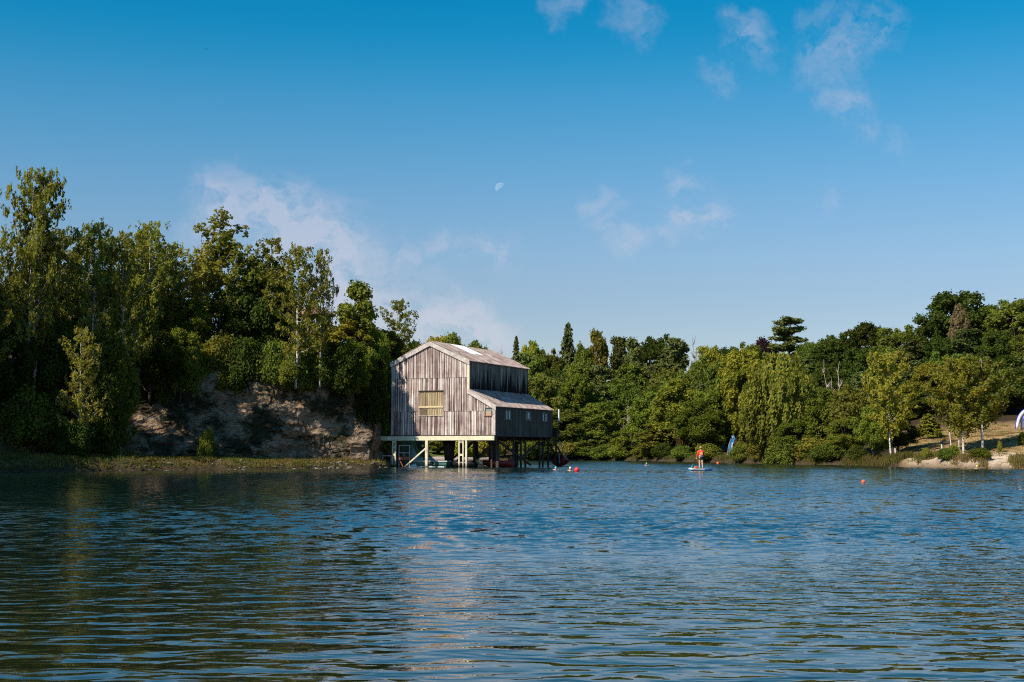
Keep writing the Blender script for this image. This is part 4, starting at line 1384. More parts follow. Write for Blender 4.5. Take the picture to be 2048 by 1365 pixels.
tree('shrub_dark', 695, 121.0, 695, 70, 'dark bush at the cliff rim between tower and boathouse', LT, base=7.0)
tree('shrub_dark', 776, 127.5, 745, 56, 'shrub low on the cliff end beside the boathouse wall', LT, base=2.0)
tree('shrub_dark', 762, 127.5, 800, 36, 'dark bush at the foot of the cliff end beside the left post', LT, base=.9)
tree('broad_dark', 742, 124.0, 742, 62, 'dark tree on the falling cliff end left of the boathouse', LT, base=3.0)
# second storey of scrub on the quarry top
sec = [(5, 560, 110, 'broad_dark'), (70, 545, 110, 'broad'), (135, 560, 110, 'broad_dark'), (205, 545, 110, 'broad'), (265, 560, 100, 'broad'), (325, 585, 95, 'broad'), (380, 600, 90, 'broad'),
       (430, 600, 90, 'broad'), (490, 600, 95, 'broad_dark'), (560, 590, 90, 'broad_dark'), (545, 640, 80, 'broad'), (480, 650, 80, 'broad'), (600, 640, 75, 'birch'), (640, 650, 75, 'birch'), (680, 690, 70, 'shrub_dark')]
where = ['at the left picture edge', 'below the tallest left birch', 'right below the tallest left birch', 'below the dark ragged birch', 'under the yellowish hanging birch', 'below the wispy-topped birch',
         'left of the thin birch stem', 'at the foot of the tall thin birch', 'right of the thin birch stem', 'left below the tower', 'at the cliff rim left of the tower', 'at the cliff rim right of the thin birch',
         'hanging before the tower columns', 'right before the tower columns', 'at the cliff rim below the sycamore']
for (px, top, w, kd), wh in zip(sec, where):
    tree(kd, px, float(shore(px)) + rng.uniform(15, 19), top, w, ('dark ' if 'dark' in kd else 'green ') + ('birch ' if kd == 'birch' else 'tree of the lower storey ') + wh, 'lower trees along the quarry top')
# trees rooted on the slope and bank below, hanging before the rock at the left
low = [(20, 640, 105, 100, 'broad_dark', 'dark tree standing before the slope at the left picture edge'), (110, 640, 108, 110, 'broad_dark', 'dark shaded tree before the slope right of the left edge'),
       (160, 660, 104, 90, 'birch', 'sapling with sun-flecked leaves low at the left'), (235, 680, 110, 85, 'broad', 'sunlit bough tree overhanging the dark rock'), (300, 660, 116, 110, 'broad_dark', 'dark tree at the cliff rim above the pale rock'),
       (215, 760, 106, 80, 'shrub_dark', 'dark bush hanging in front of the shaded rock'), (60, 780, 104, 110, 'shrub_dark', 'dark bush at the foot of the left slope'), (360, 660, 118, 80, 'broad', 'leafy tree at the cliff rim below the thin birch'),
       (415, 690, 121, 70, 'shrub', 'bright shrub leaning over the cliff rim above the pale slabs'), (575, 725, 119, 45, 'shrub', 'fresh green bush clinging halfway up the rock face'), (620, 680, 123, 70, 'shrub', 'hanging shrub at the rim under the tower'),
       (150, 850, 103, 70, 'shrub_dark', 'low dark shrub on the shaded bank'), (415, 860, 113, 34, 'shrub_dark', 'small dark bush at the foot of the rock face'), (520, 690, 122, 80, 'shrub_dark', 'dark shrub along the rim in the middle of the cliff')]
for (px, top, Y, w, kd, lb) in low:
    z = None
    if top in (725,): z = at(px, 765, Y).z
    elif Y >= 116: z = max(6.0, ground_z((px - 1024) / FPX * Y, Y))
    tree(kd, px, Y, top, w, lb, 'trees and bushes hanging before the rock', base=z)
rim = [(335, 'shrub_dark', 690, 60), (375, 'shrub', 700, 56), (445, 'shrub', 686, 60), (485, 'shrub_dark', 690, 60), (548, 'shrub', 694, 58), (590, 'shrub_dark', 690, 60), (632, 'shrub', 700, 56), (668, 'shrub_dark', 696, 56)]
rim_w = ['under the small pale birch', 'under the tall thin birch, its left side', 'under the tall thin birch, its right side', 'under the dark round-headed tree', 'under the feathery birch', 'left under the tower', 'right under the tower', 'between tower and sycamore']
for (px, kd, top, w), wh in zip(rim, rim_w):
    Y = cliff_back(px) - 6.0; top -= 8; w *= 1.25
    tree(kd, px, Y, top, w, '%s bush hanging over the rock rim %s' % ('dark' if 'dark' in kd else 'green', wh), 'bushes along the rock rim', base=float(np.interp(px, [300, 420, 640, 700], [5.6, 6.8, 7.2, 6.2])))
# the wood goes on round the bay, left of the frame
k = 0
for (px, d, h, w) in [(-260, 6, 20, 9), (-420, 4, 21, 10), (-600, 5, 21, 10), (-800, 4, 22, 10), (-1050, 5, 21, 10), (-330, 14, 22, 9), (-520, 14, 23, 10), (-150, 9, 19, 9), (-1350, 4, 21, 10), (-1700, 4, 20, 10), (-700, 15, 23, 10), (-950, 15, 23, 10)]:
    Y = float(shore(px)) + d
    p = PROTO['broad_dark'][k % 2]; k += 1
    x = (px - 1024) / FPX * Y
    o = empty('broadleaf_tree', (x, Y, ground_z(x, Y)), k)
    o.scale = (w / p[3], w / p[3], h * .72 / p[2])
    link('trunk', p[0], o); link('crown', p[1], o)
    tag(o, 'tall dark tree on the bank of the bay left of the picture', 'tree', 'trees round the left bay')

# ------------------------------------------------------------------ the wooded hill behind the lake
HT = 'trees along the skyline of the hill'
for a in [
    ('oak_lime', 868, 300, 674, 62, 'yellowish oak peeping over the boathouse ridge'),
    ('oak_dark', 800, 296, 690, 70, 'dark far tree showing left of the boathouse roof'),
    ('oak', 840, 292, 686, 60, 'far oak showing at the left slope of the boathouse roof'),
    ('oak', 905, 295, 667, 66, 'round oak over the middle of the boathouse ridge'),
    ('oak_dark', 955, 290, 682, 78, 'dark spreading tree above the boathouse skylight'),
    ('oak', 935, 285, 690, 60, 'oak close behind the boathouse roof'),
    ('bare_spire', 1010, 300, 688, 40, 'pale dead treetop left of the narrow fir'),
    ('fir', 1033, 285, 673, 44, 'narrow dark fir just right of the boathouse roof'),
    ('oak_lime', 1068, 290, 683, 62, 'yellow-green round crown right of the narrow fir'),
    ('pine', 1050, 262, 706, 70, 'flat-layered pine with bare orange stem behind the boathouse'),
    ('fir', 1135, 285, 647, 66, 'broad dark conifer, highest on the middle skyline'),
    ('oak', 1100, 280, 700, 66, 'oak between the narrow fir and the broad conifer'),
    ('oak_gold', 1192, 290, 664, 52, 'golden crown right of the broad conifer'),
    ('oak', 1165, 275, 690, 50, 'dark crown at the foot of the golden tree'),
    ('pine', 1238, 285, 677, 60, 'open-topped pine right of the golden tree'),
    ('pine', 1266, 280, 680, 56, 'second pine right of the golden tree'),
    ('oak_dark', 1312, 288, 671, 84, 'wide dark crown in the middle of the far skyline'),
    ('pine', 1350, 282, 676, 74, 'dark pine right of the wide dark crown'),
    ('bare_red', 1400, 288, 674, 56, 'reddish leafless tree on the far skyline'),
    ('oak_lime', 1425, 272, 693, 66, 'lime-green crown below the reddish bare tree'),
    ('oak_dark', 1462, 290, 692, 60, 'dark crown right of the reddish bare tree'),
    ('oak_dark', 1500, 285, 686, 60, 'dark crown left of the cedar'),
    ('oak_purple', 1528, 290, 680, 60, 'dark purple beech beside the cedar'),
    ('cedar', 1581, 285, 638, 126, 'flat-tiered cedar standing up on the right skyline'),
    ('oak', 1620, 280, 686, 60, 'crown right below the cedar'),
    ('oak_dark', 1672, 262, 668, 96, 'dark ragged oak right of the cedar'),
    ('oak_dark', 1738, 252, 643, 100, 'tall dark oak between cedar and dead spire'),
    ('oak_dark', 1798, 245, 651, 90, 'dark oak just left of the dead spire'),
    ('bare_spire', 1834, 240, 628, 46, 'bare dead spire on the right skyline'),
    ('oak_dark', 1870, 232, 640, 90, 'dark oak just right of the dead spire'),
    ('oak_dark', 1922, 228, 580, 140, 'biggest dark oak crowning the right hill'),
    ('oak_pale', 1926, 214, 612, 46, 'pale straw-coloured crown in front of the biggest oak'),
    ('oak_dark', 1985, 226, 605, 110, 'dark oak right of the biggest oak'),
    ('oak', 2035, 215, 597, 110, 'yellow-tinged oak at the right picture edge'),
    ('oak_dark', 2105, 220, 590, 120, 'dark oak cut by the right picture edge'),
]: tree(*a, group=HT)
# middle of the slope
GR = [('oak', 'oak'), ('pine', 'pine'), ('oak', 'oak'), ('oak_dark', 'dark oak'), ('oak', 'oak'), ('pine', 'pine')]
marks = [(880, 'behind the boathouse ridge'), (960, 'behind the boathouse skylight'), (1065, 'beside the boathouse gable end'), (1110, 'right of the boathouse'), (1155, 'below the broad conifer'), (1200, 'below the golden crown'), (1250, 'below the open-topped pine'),
         (1300, 'left below the wide dark crown'), (1345, 'below the wide dark crown'), (1395, 'below the reddish bare tree'), (1440, 'below the lime-green crown'), (1490, 'left below the purple beech'), (1550, 'below the cedar'), (1610, 'right below the cedar'),
         (1660, 'above the bleached dead stems'), (1715, 'right above the bleached dead stems'), (1770, 'behind the slender waterside birch'), (1830, 'below the dead spire'), (1885, 'left below the biggest oak'), (1945, 'below the biggest oak'), (2010, 'right below the biggest oak'), (2060, 'at the right picture edge')]
for row, (dd, lift, word) in enumerate([(258, 726, 'high on the wooded slope'), (236, 762, 'halfway up the wooded slope'), (222, 800, 'low on the wooded slope')]):
    for i, (px, ph) in enumerate(marks):
        if row == 2 and px < 1000: continue
        far = np.interp(px, [830, 1300, 1500, 1700, 2060], [1, 1, .93, .84, .76])
        top = lift + rng.uniform(-12, 12) + np.interp(px, [900, 1650, 1750, 2050], [0, 0, -35, -70]) + (row * 6 if px > 1650 else 0)
        kd, nm = GR[(i + 2 * row) % 6]
        if px > 1640 and kd != 'pine': kd, nm = 'oak_dark', 'dark oak'
        tree(kd, px + rng.uniform(-9, 9) + row * 8, dd * far, top, rng.uniform(66, 90), '%s %s, %s' % (nm, word, ph), 'trees on the wooded slope')

# ------------------------------------------------------------------ willows and bushes along the far shore
WT = 'willows and bushes along the far shore'
for a in [
    ('lime', 876, 203, 868, 60, 'yellow-green bush seen between the stilts, left'),
    ('shrub_lime', 925, 199, 872, 56, 'yellow-green bush seen between the stilts, middle'),
    ('shrub_lime', 975, 202, 868, 60, 'yellow-green bush seen between the stilts behind the double post'),
    ('lime', 1010, 205, 850, 70, 'yellow-green willow seen under the annex floor'),
    ('olive', 1050, 222, 800, 80, 'willow behind the right end of the boathouse'),
    ('olive', 1085, 214, 748, 96, 'tall willow just right of the boathouse, below the pines'),
    ('olive', 1150, 222, 752, 110, 'pale brownish willow right of the boathouse'),
    ('olive', 1130, 211, 820, 110, 'low willow over the water right of the standpipe'),
    ('olive', 1195, 211, 808, 100, 'rounded willow left of the dead grey brush'),
    ('broad_dark', 1105, 208.5, 862, 80, 'dark bush overhanging the water right of the steps'),
    ('olive', 1180, 209, 862, 90, 'bush overhanging the water behind the swimmers'),
    ('bare_brush', 1258, 206, 808, 50, 'dead grey brush standing between two willows'),
    ('olive', 1262, 200, 850, 70, 'small bush below the dead grey brush'),
    ('lime', 1302, 196, 786, 90, 'yellow-green willow right of the dead brush'),
    ('lime', 1360, 190, 760, 120, 'broad golden-green willow behind the swimmer with the green cap'),
    ('olive', 1330, 191, 842, 110, 'darker willow skirt over the water left of the paddler'),
    ('broad', 1400, 182, 800, 110, 'glossy green willow behind the paddler'),
    ('lime', 1432, 184, 772, 90, 'golden willow right of the paddler'),
    ('shrub_rust', 1372, 186, 838, 36, 'reddish-brown bush patch left above the paddler'),
    ('lime', 1490, 182, 702, 110, 'tall yellow-green willow left of the weeping tree'),
    ('lime', 1455, 186, 735, 80, 'yellow-green willow at the foot of the skyline purple beech'),
    ('weeping', 1560, 154, 692, 130, 'big weeping tree trailing leaves above the blue flag', None, None, 1),
    ('weeping', 1535, 156, 742, 110, 'lower weeping tree left of the big weeping tree', None),
    ('weeping', 1612, 160, 740, 80, 'weeping tree at the right shoulder of the big weeping tree', None),
    ('broad', 1590, 150.5, 838, 90, 'dark glossy bush right of the blue flag'),
    ('shrub_dark', 1560, 149.6, 882, 70, 'shrub touching the water right of the blue flag'),
    ('shrub', 1625, 148, 878, 80, 'shrub over the water between flag and waterside birch'),
    ('olive', 1655, 149, 782, 90, 'pale green tree below the bleached dead stems'),
    ('olive', 1705, 146, 770, 90, 'pale green tree left of the slender waterside birch'),
    ('broad', 1690, 143.5, 838, 80, 'green bush with thin stems left of the slender birch'),
    ('shrub', 1670, 144, 880, 60, 'low shrub on the bank left of the slender birch'),
    ('bare', 1664, 160, 720, 60, 'bleached dead stems standing among green trees'),
    ('birch_bank', 1779, 134.0, 712, 92, 'slender waterside birch with white stem on the right bank'),
    ('broad', 1745, 137, 812, 70, 'bush left of the slender waterside birch foot'),
    ('broad_dark', 1795, 139, 838, 70, 'dark tree behind the slender waterside birch'),
    ('fir', 1756 + 90, 190, 720, 70, 'feathery grey-green conifer right of the slender waterside birch'),
    ('lime', 1862, 185, 728, 80, 'lime-green tree behind the young pine'),
    ('olive', 1822, 180, 770, 80, 'pale green thicket right of the slender birch'),
    ('olive', 1880, 176, 790, 90, 'pale green thicket behind the young pine'),
    ('broad_dark', 1990, 170, 760, 120, 'dark tree behind the bank birch group'),
    ('broad_dark', 2050, 168, 740, 110, 'dark tree behind the white arch'),
    ('young_pine', 1856, 146, 828, 62, 'young bright pine on the parched meadow'),
    ('birch_bank', 1908, 129, 735, 74, 'left tree of the birch group on the meadow edge', None, None, 1),
    ('birch_bank', 1925, 127, 724, 114, 'middle tree of the birch group on the meadow edge', None, None, 0),
    ('birch_bank', 1961, 127.5, 720, 128, 'right double-stemmed tree of the birch group on the meadow edge', None, None, 1),
    ('shrub', 1906, 125.5, 896, 26, 'round green bush at the foot of the birch group'),
    ('shrub', 1849, 127, 912, 22, 'small fresh bush on the sandy bank, leftmost of three'),
    ('shrub', 1890, 123.2, 915, 36, 'low straggling bush on the sandy bank, middle of three'),
    ('shrub', 1956, 119.8, 910, 44, 'large dark bush on the sandy bank beside the yellow cap'),
    ('shrub', 1996, 125, 903, 12, 'tiny green tuft on the sand slope'),
    ('shrub', 2046, 128, 866, 26, 'bush at the right picture edge below the arch'),
]:
    a = list(a)
    kd, px, Y, top, w, lb = a[:6]
    g = WT
    v = a[8] if len(a) > 8 else None
    tree(kd, px, Y, top, w, lb, g, v=v)


edge = [(1052, 'under the right end of the annex'), (1088, 'behind the boathouse steps'), (1128, 'behind the swimmer with the blue cap'), (1165, 'behind the red tow float'), (1212, 'left of the dead grey brush foot'),
        (1246, 'below the dead grey brush'), (1285, 'behind the swimmer with the green cap'), (1322, 'right of the swimmer with the green cap'), (1362, 'left behind the paddler'), (1415, 'right behind the paddler'), (1482, 'right below the blue flag'),
        (1520, 'under the weeping boughs'), (1650, 'below the bleached dead stems'), (1715, 'left of the waterside birch stem')]
for i, (px, ph) in enumerate(edge):
    Y = float(shore(px) + wobble(px)) + rng.uniform(.7, 1.8)
    tree(('shrub', 'shrub_dark', 'shrub')[i % 3], px, Y, rng.uniform(884, 898), rng.uniform(46, 64), 'low bush dipping into the water %s' % ph, 'low bushes at the water edge')


# ------------------------------------------------------------------ grass, reeds and stones along the banks
def blades(name, label, spots, mat):
    """spots: (x, y, z, height, spread) tufts of blades"""
    Q = []
    for (x, y, z, h, sp, n) in spots:
        a = rng.uniform(0, 6.283, n); r = rng.uniform(0, sp, n)
        bx, by = x + np.cos(a) * r, y + np.sin(a) * r
        hh = h * rng.uniform(.5, 1.1, n); lean = rng.normal(size=(n, 2)) * .28
        w = .022 + .02 * h
        t = rng.uniform(0, 3.14, n)
        wx, wy = np.cos(t) * w, np.sin(t) * w
        zz = np.full(n, z - .05)
        p0 = np.stack([bx - wx, by - wy, zz], -1); p1 = np.stack([bx + wx, by + wy, zz], -1)
        top = np.stack([bx + lean[:, 0] * hh, by + lean[:, 1] * hh, zz + hh], -1)
        Q.append(np.stack([p0, p1, top + (p1 - p0) * .15, top - (p1 - p0) * .15], 1))
    o = link(name, quads_mesh(name, np.concatenate(Q), mat))
    return tag(o, label, kind='stuff')


def shore_spots(p0, p1, d0, d1, count, h, sp, n, clump=.45, seed=1):
    px = rng.uniform(p0, p1, count * 4); Y = shore(px) + rng.uniform(d0, d1, count * 4)
    x = (px - 1024) / FPX * Y
    keep = np.nonzero(fbm(np.stack([x * .5, Y * .5, x * 0 + seed], -1), 2, 77) > clump)[0][:count]
    x, Y = x[keep], Y[keep]
    z = ground_zs(x, Y)
    return [(a, b, c, h * rng.uniform(.5, 1.2), sp, n) for a, b, c in zip(x, Y, z)]


M['grass_dry'] = leaf_mat('grass_dry', (.13, .11, .030), (.23, .18, .055), .3)
M['grass_green'] = leaf_mat('grass_green', (.07, .095, .02), (.15, .15, .035), .3)
M['reed'] = leaf_mat('reed', (.20, .15, .06), (.13, .13, .035), .3)
blades('bank_grass', 'olive and straw coloured grass on the left bank', shore_spots(-150, 760, .3, 8.5, 2600, .24, .45, 16, .42), M['grass_dry'])
blades('bank_grass', 'green grass on the left bank', shore_spots(-150, 770, .2, 5, 1100, .26, .4, 14, .45, 3), M['grass_green'])
blades('reeds', 'straw and green reeds along the far shore', shore_spots(1250, 1690, .2, 3.2, 260, .4, .45, 18, .42) + shore_spots(1690, 1845, .1, 3.0, 420, .62, .4, 22, .40), M['reed'])
blades('reeds', 'green waterside herbs along the far shore', shore_spots(1230, 1850, .2, 5.5, 600, .36, .5, 16, .50, 5), M['grass_green'])
blades('meadow_grass', 'short dry meadow grass on the right slope', shore_spots(1800, 2075, 5.5, 40, 2600, .14, .5, 12, .40, 6), M['grass_dry'])
blades('reeds', 'reeds and herbs on the sandy bank', shore_spots(1830, 1970, .3, 6.5, 260, .45, .4, 18, .48, 8) + shore_spots(2020, 2080, .2, 4.5, 160, .7, .4, 22, .3, 9), M['reed'])


def stone_mesh():
    bm = bmesh.new(); bmesh.ops.create_icosphere(bm, subdivisions=1, radius=1)
    for v in bm.verts: v.co *= random.uniform(.7, 1.15)
    me = bpy.data.meshes.new('stone'); bm.to_mesh(me); bm.free(); me.materials.append(M['stone'])
    return me


sm = [stone_mesh() for _ in range(4)]
rs_ = MB()
for k in range(130):
    px = rng.uniform(620, 775) if k < 80 else rng.uniform(0, 620)
    Y = float(shore(px)) + rng.uniform(-.4, 1.4); x = (px - 1024) / FPX * Y
    s = rng.uniform(.05, .2) ** 1.0
    m_ = sm[k % 4]
    rs_.add([(x + v.co.x * s * 1.4, Y + v.co.y * s, max(ground_z(x, Y), -.05) + v.co.z * s * .6) for v in m_.vertices], [tuple(p.vertices) for p in m_.polygons])
for k in range(160):
    px = rng.uniform(1835, 2060); Y = float(shore(px) + wobble(px)) + rng.uniform(-.2, 6.0); x = (px - 1024) / FPX * Y
    s = rng.uniform(.04, .15); m_ = sm[k % 4]
    rs_.add([(x + v.co.x * s * 1.4, Y + v.co.y * s, max(ground_z(x, Y), -.05) + v.co.z * s * .6) for v in m_.vertices], [tuple(p.vertices) for p in m_.polygons])
tag(rs_.build('rubble', M['stone']), 'broken stones scattered along the water edge', kind='stuff')
lg = MB()
p0, p1 = at(128, 914, 104), at(172, 917, 104)
lg.tube([p0, (p0 + p1) / 2 + Vector((0, 0, .06)), p1], [.07, .09, .06], 7)
tag(lg.build('driftwood_log', M['driftwood'], None, True), 'pale driftwood log lying on the left bank', 'log')
for (px, py0, py1, Y, lb) in [(1884, 912, 889, 124.5, 'leaning grey stake on the meadow left of the birch group'), (1791, 915, 897, 133, 'short stake beside the slender waterside birch'), (1863, 869, 861, 150, 'pale stump behind the young pine')]:
    a, b = at(px, py0, Y), at(px - 1, py1, Y)
    a.z = min(a.z, ground_z(a.x, a.y)) - .2
    s = MB(); s.tube([a, (a + b) / 2 + Vector((.02, 0, 0)), b], [.1, .085, .06], 7)
    tag(s.build('stake', M['barge'], None, True), lb, 'stake')

# feather flag on the far bank
fl = empty('flag', at(1459, 910, 169))
fl.location.z = ground_z(fl.location.x, fl.location.y)
tag(fl, 'tall narrow blue flag with white marks among the willows', 'flag')
fh = at(1466, 871, 169).z - fl.location.z
MB().tube([(-.3, 0, -.3), (-.12, 0, fh * .5), (.35, 0, fh)], [.03, .025, .02], 6).build('pole', M['rail'], fl)
vs = []; nf = 12
for i in range(nf + 1):
    t = i / nf; z = fh * (.10 + .9 * t)
    xl = np.interp(t, [0, .5, 1], [-.20, -.05, .30]); wd_ = np.interp(t, [0, .1, .85, 1], [.46, .52, .50, .30])
    for j in range(4):
        vs.append((xl + wd_ * j / 3, .06 * math.sin(j * 2 + t * 6), z))
cl = MB(); cl.add(vs, [(i * 4 + j, i * 4 + j + 1, i * 4 + 5 + j, i * 4 + 4 + j) for i in range(nf) for j in range(3)])
cloth = cl.build('cloth', M['flag_blue'], fl, True)
mk = MB()
for (t, u, h) in [(.14, .3, .10), (.24, .75, .14), (.36, .75, .16), (.48, .75, .14), (.58, .72, .10), (.9, .4, .07)]:
    z = fh * (.10 + .9 * t); xl = np.interp(t, [0, .5, 1], [-.20, -.05, .30])
    mk.box((xl + .5 * u - .07, -.085, z - h), (xl + .5 * u + .07, -.075, z + h))
mk.build('print', M['white_trim'], cloth)

# inflatable arch at the right edge
ar = empty('inflatable_arch', at(2062, 866, 150))
ar.location.z = ground_z(ar.location.x, ar.location.y)
tag(ar, 'white inflatable arch with blue edge at the right picture edge', 'arch')
for k, off in enumerate((0, .85)):
    pts = [(-1.55 * math.cos(t) + off, off * .8, 2.15 * math.sin(t) - .1) for t in np.linspace(0, math.pi, 17)]
    MB().tube(pts, .20, 10).build('tube', M['arch_white'], ar, True)
    pts = [(-1.70 * math.cos(t) + off, off * .8 - .06, 2.30 * math.sin(t) - .1) for t in np.linspace(0, math.pi, 17)]
    MB().tube(pts, .075, 6).build('edge_band', M['arch_blue'], ar, True)

# ------------------------------------------------------------------ people in and on the water
def skinned(name, verts, edges, radii, mat, parent, root=0, subd=2):
    me = bpy.data.meshes.new(name)
    me.from_pydata(verts, edges, [])
    o = bpy.data.objects.new(name, me); COL.objects.link(o)
    sk = o.modifiers.new('skin', 'SKIN')
    for i, r in enumerate(radii):
        rr = r if isinstance(r, tuple) else (r, r)
        me.skin_vertices[0].data[i].radius = rr
        me.skin_vertices[0].data[i].use_root = (i == root)
    ss = o.modifiers.new('sub', 'SUBSURF'); ss.levels = subd; ss.render_levels = subd
    dg = bpy.context.evaluated_depsgraph_get()
    out = bpy.data.meshes.new_from_object(o.evaluated_get(dg))
    bpy.data.objects.remove(o)
    out.name = name; out.materials.clear(); out.materials.append(mat)
    out.polygons.foreach_set('use_smooth', [True] * len(out.polygons))
    return link(name, out, parent)


def sphere(mb, c, r, n=10, m=8, z0=-1.0):
    """ellipsoid, from relative height z0 up"""
    rings = []
    t0 = math.asin(max(-1, z0))
    for j in range(m + 1):
        t = t0 + (math.pi / 2 - t0) * j / m
        rings.append([(c[0] + r[0] * max(math.cos(t), .02) * math.cos(k * 2 * math.pi / n), c[1] + r[1] * max(math.cos(t), .02) * math.sin(k * 2 * math.pi / n), c[2] + r[2] * math.sin(t)) for k in range(n)])
    return mb.loft(rings)


def head(parent, c, mat_skin, cap_mat, look=0.0, hair=None):
    """head with brow, nose, chin and ears, facing -y turned by look"""
    e = MB(); sphere(e, (0, 0, 0), (.078, .098, .118), 14, 10)
    e.add([(-.018, -.090, -.015), (.018, -.090, -.015), (0, -.122, -.035), (0, -.092, .03)], [(0, 2, 3), (2, 1, 3), (0, 1, 2)])
    for s in (-1, 1):
        sphere(e, (s * .080, .005, -.01), (.012, .022, .032), 6, 5)
    e.box((-.025, -.098, -.066), (.025, -.085, -.056))
    h = e.build('head', mat_skin, parent, True)
    h.location = c; h.rotation_euler = (0, 0, look)
    ey = MB()
    for s in (-1, 1): sphere(ey, (s * .032, -.088, .008), (.016, .012, .012), 7, 5)
    ey.build('eyes', M['goggles'], h, True)
    k = MB(); sphere(k, (0, .004, .012), (.086, .106, .120), 14, 7, .12)
    k.build('swim_cap' if cap_mat != 'cap' else 'cap', M[cap_mat], h, True)
    if hair:
        q = MB(); sphere(q, (0, .03, -.015), (.080, .086, .105), 12, 7, -.6)
        q.tube([(0, .10, .01), (0, .15, -.04), (0, .14, -.14)], [.03, .034, .012], 7)
        q.build('hair', M[hair], h, True)
    return h


# paddler on the board (back to the camera)
Yp = 104.0
pb_ = at(1402, 940, Yp); pb_.z = 0
BA = R(50)
board = empty('paddleboard', (at(1401, 942, Yp).x, Yp, .0), BA)
tag(board, 'white and blue stand-up paddleboard under the person in red', 'paddleboard')


def board_ring(x, L=3.1):
    t = abs(x) / (L / 2)
    w = .40 * (1 - t ** 3.2) ** .6 if t < 1 else .02
    w = max(w, .03); k = .10 * max(0, -x / (L / 2)) ** 3
    return [(x, -w, .02 + k), (x, -w * 1.02, .09 + k), (x, -w * .92, .135 + k), (x, w * .92, .135 + k), (x, w * 1.02, .09 + k), (x, w, .02 + k), (x, w * .7, -.03 + k), (x, -w * .7, -.03 + k)]


xs = list(np.linspace(-1.02, 1.02, 19))
LB = 1.04
def bring(x): return board_ring(x * 1.55 / LB / 1.0 * 1.0)
MB().loft([board_ring(x) for x in np.linspace(-1.52, .05, 14)]).build('nose_half', M['board_white'], board, True)
MB().loft([board_ring(x) for x in np.linspace(.054, 1.52, 14)]).build('tail_half', M['board_blue'], board, True)
MB().box((-1.1, -.25, .138), (1.25, .25, .150)).build('deck_pad', M['board_white'], board)
MB().box((-.06, -.425, .03), (.42, -.418, .11)).build('logo_band', M['cyan'], board)
bag = empty('dry_bag', Vector((board.location.x, board.location.y, .15)) + Matrix.Rotation(BA, 3, 'Z') @ Vector((-.62, .02, 0)), BA)
bag.scale = (.72, .72, .72)
tag(bag, 'red dry bag strapped on the nose of the paddleboard', 'bag')
bb = MB(); bb.tube([(-.30, 0, .13), (-.24, 0, .13), (.0, 0, .14), (.24, 0, .13), (.32, 0, .16)], [.06, .12, .135, .11, .05], 10)
bb.build('sack', M['float_orange'], bag, True)
bz = MB(); bz.tube([(.30, 0, .17), (.44, .02, .20)], [.055, .05], 8); bz.build('rolled_top', M['white_trim'], bag, True)

per = empty('person', (pb_.x, Yp, .15))
tag(per, 'person in red jacket and black shorts standing on a paddleboard', 'person')
per.scale = (.95, .95, .95)
# left is -x; the person looks away (+y)
V_ = [(0, 0, .90), (0, .0, 1.05), (0, .01, 1.25), (0, .02, 1.40), (0, .02, 1.50), (0, .02, 1.56),
      (-.10, 0, .84), (-.115, .01, .48), (-.12, -.01, .09), (-.13, .12, .035),
      (.10, 0, .84), (.115, .01, .48), (.12, -.01, .09), (.13, .12, .035),
      (-.19, .02, 1.38), (-.26, .05, 1.12), (-.33, .16, .86), (.19, .02, 1.38), (.235, .10, 1.12), (.08, .26, 1.02)]
E_ = [(0, 1), (1, 2), (2, 3), (3, 4), (4, 5), (0, 6), (6, 7), (7, 8), (8, 9), (0, 10), (10, 11), (11, 12), (12, 13), (3, 14), (14, 15), (15, 16), (3, 17), (17, 18), (18, 19)]
R_ = [(.15, .11), (.135, .10), (.145, .10), (.13, .09), .055, .05, .095, .062, .042, .036, .095, .062, .042, .036, .055, .042, .030, .055, .042, .030]
skinned('body', V_, E_, R_, M['skin'], per)
head(per, (0, .03, 1.665), M['skin'], 'cap', math.pi + .25, 'hair')
JV = [(0, 0, 1.00), (0, .01, 1.25), (0, .02, 1.42), (0, .03, 1.53), (-.20, .02, 1.40), (-.27, .05, 1.12), (-.325, .15, .89), (.20, .02, 1.40), (.245, .10, 1.12), (.10, .24, 1.03)]
JE = [(0, 1), (1, 2), (2, 3), (2, 4), (4, 5), (5, 6), (2, 7), (7, 8), (8, 9)]
skinned('jacket', JV, JE, [(.175, .13), (.185, .135), (.165, .12), (.085, .08), .082, .066, .052, .082, .066, .052], M['jacket'], per)
MB().box((-.10, -.175, 1.12), (.13, -.13, 1.33)).build('back_print', plain('back_print', (.80, .33, .16), .6), per, bevel=.012)
bl = MB(); bl.loft([[(.205 * math.cos(t), .165 * math.sin(t), z) for t in [k * math.pi / 8 for k in range(16)]] for z in (.955, 1.045)]); bl.build('belt', M['belt'], per, True)
SV = [(0, 0, .93), (-.10, 0, .84), (-.112, .005, .66), (.10, 0, .84), (.112, .005, .66), (0, 0, 1.0)]
skinned('shorts', SV, [(0, 1), (1, 2), (0, 3), (3, 4), (0, 5)], [(.17, .125), .115, .105, .115, .105, (.165, .12)], M['shorts'], per)
for (hx, hy, hz, s) in [(-.345, .19, .80, -1), (.06, .28, 1.0, 1)]:
    hd = MB()
    sphere(hd, (hx, hy, hz), (.036, .03, .05), 8, 6)
    for f in range(4):
        fx = hx - .026 + f * .0175
        L = (.052, .062, .058, .045)[f]
        hd.tube([(fx, hy + .01, hz - .03), (fx, hy + .035, hz - .03 - L * .7), (fx, hy + .01, hz - .03 - L)], [.0095, .009, .008], 6)
    hd.tube([(hx - s * .03, hy, hz), (hx - s * .045, hy + .03, hz - .03), (hx - s * .03, hy + .045, hz - .05)], [.011, .010, .009], 6)
    hd.build('hand', M['skin'], per, True)
pad = empty('paddle', per.location + Vector((-.328, .20, .75)))
tag(pad, 'cyan-bladed paddle held down to the water by the paddler', 'paddle')
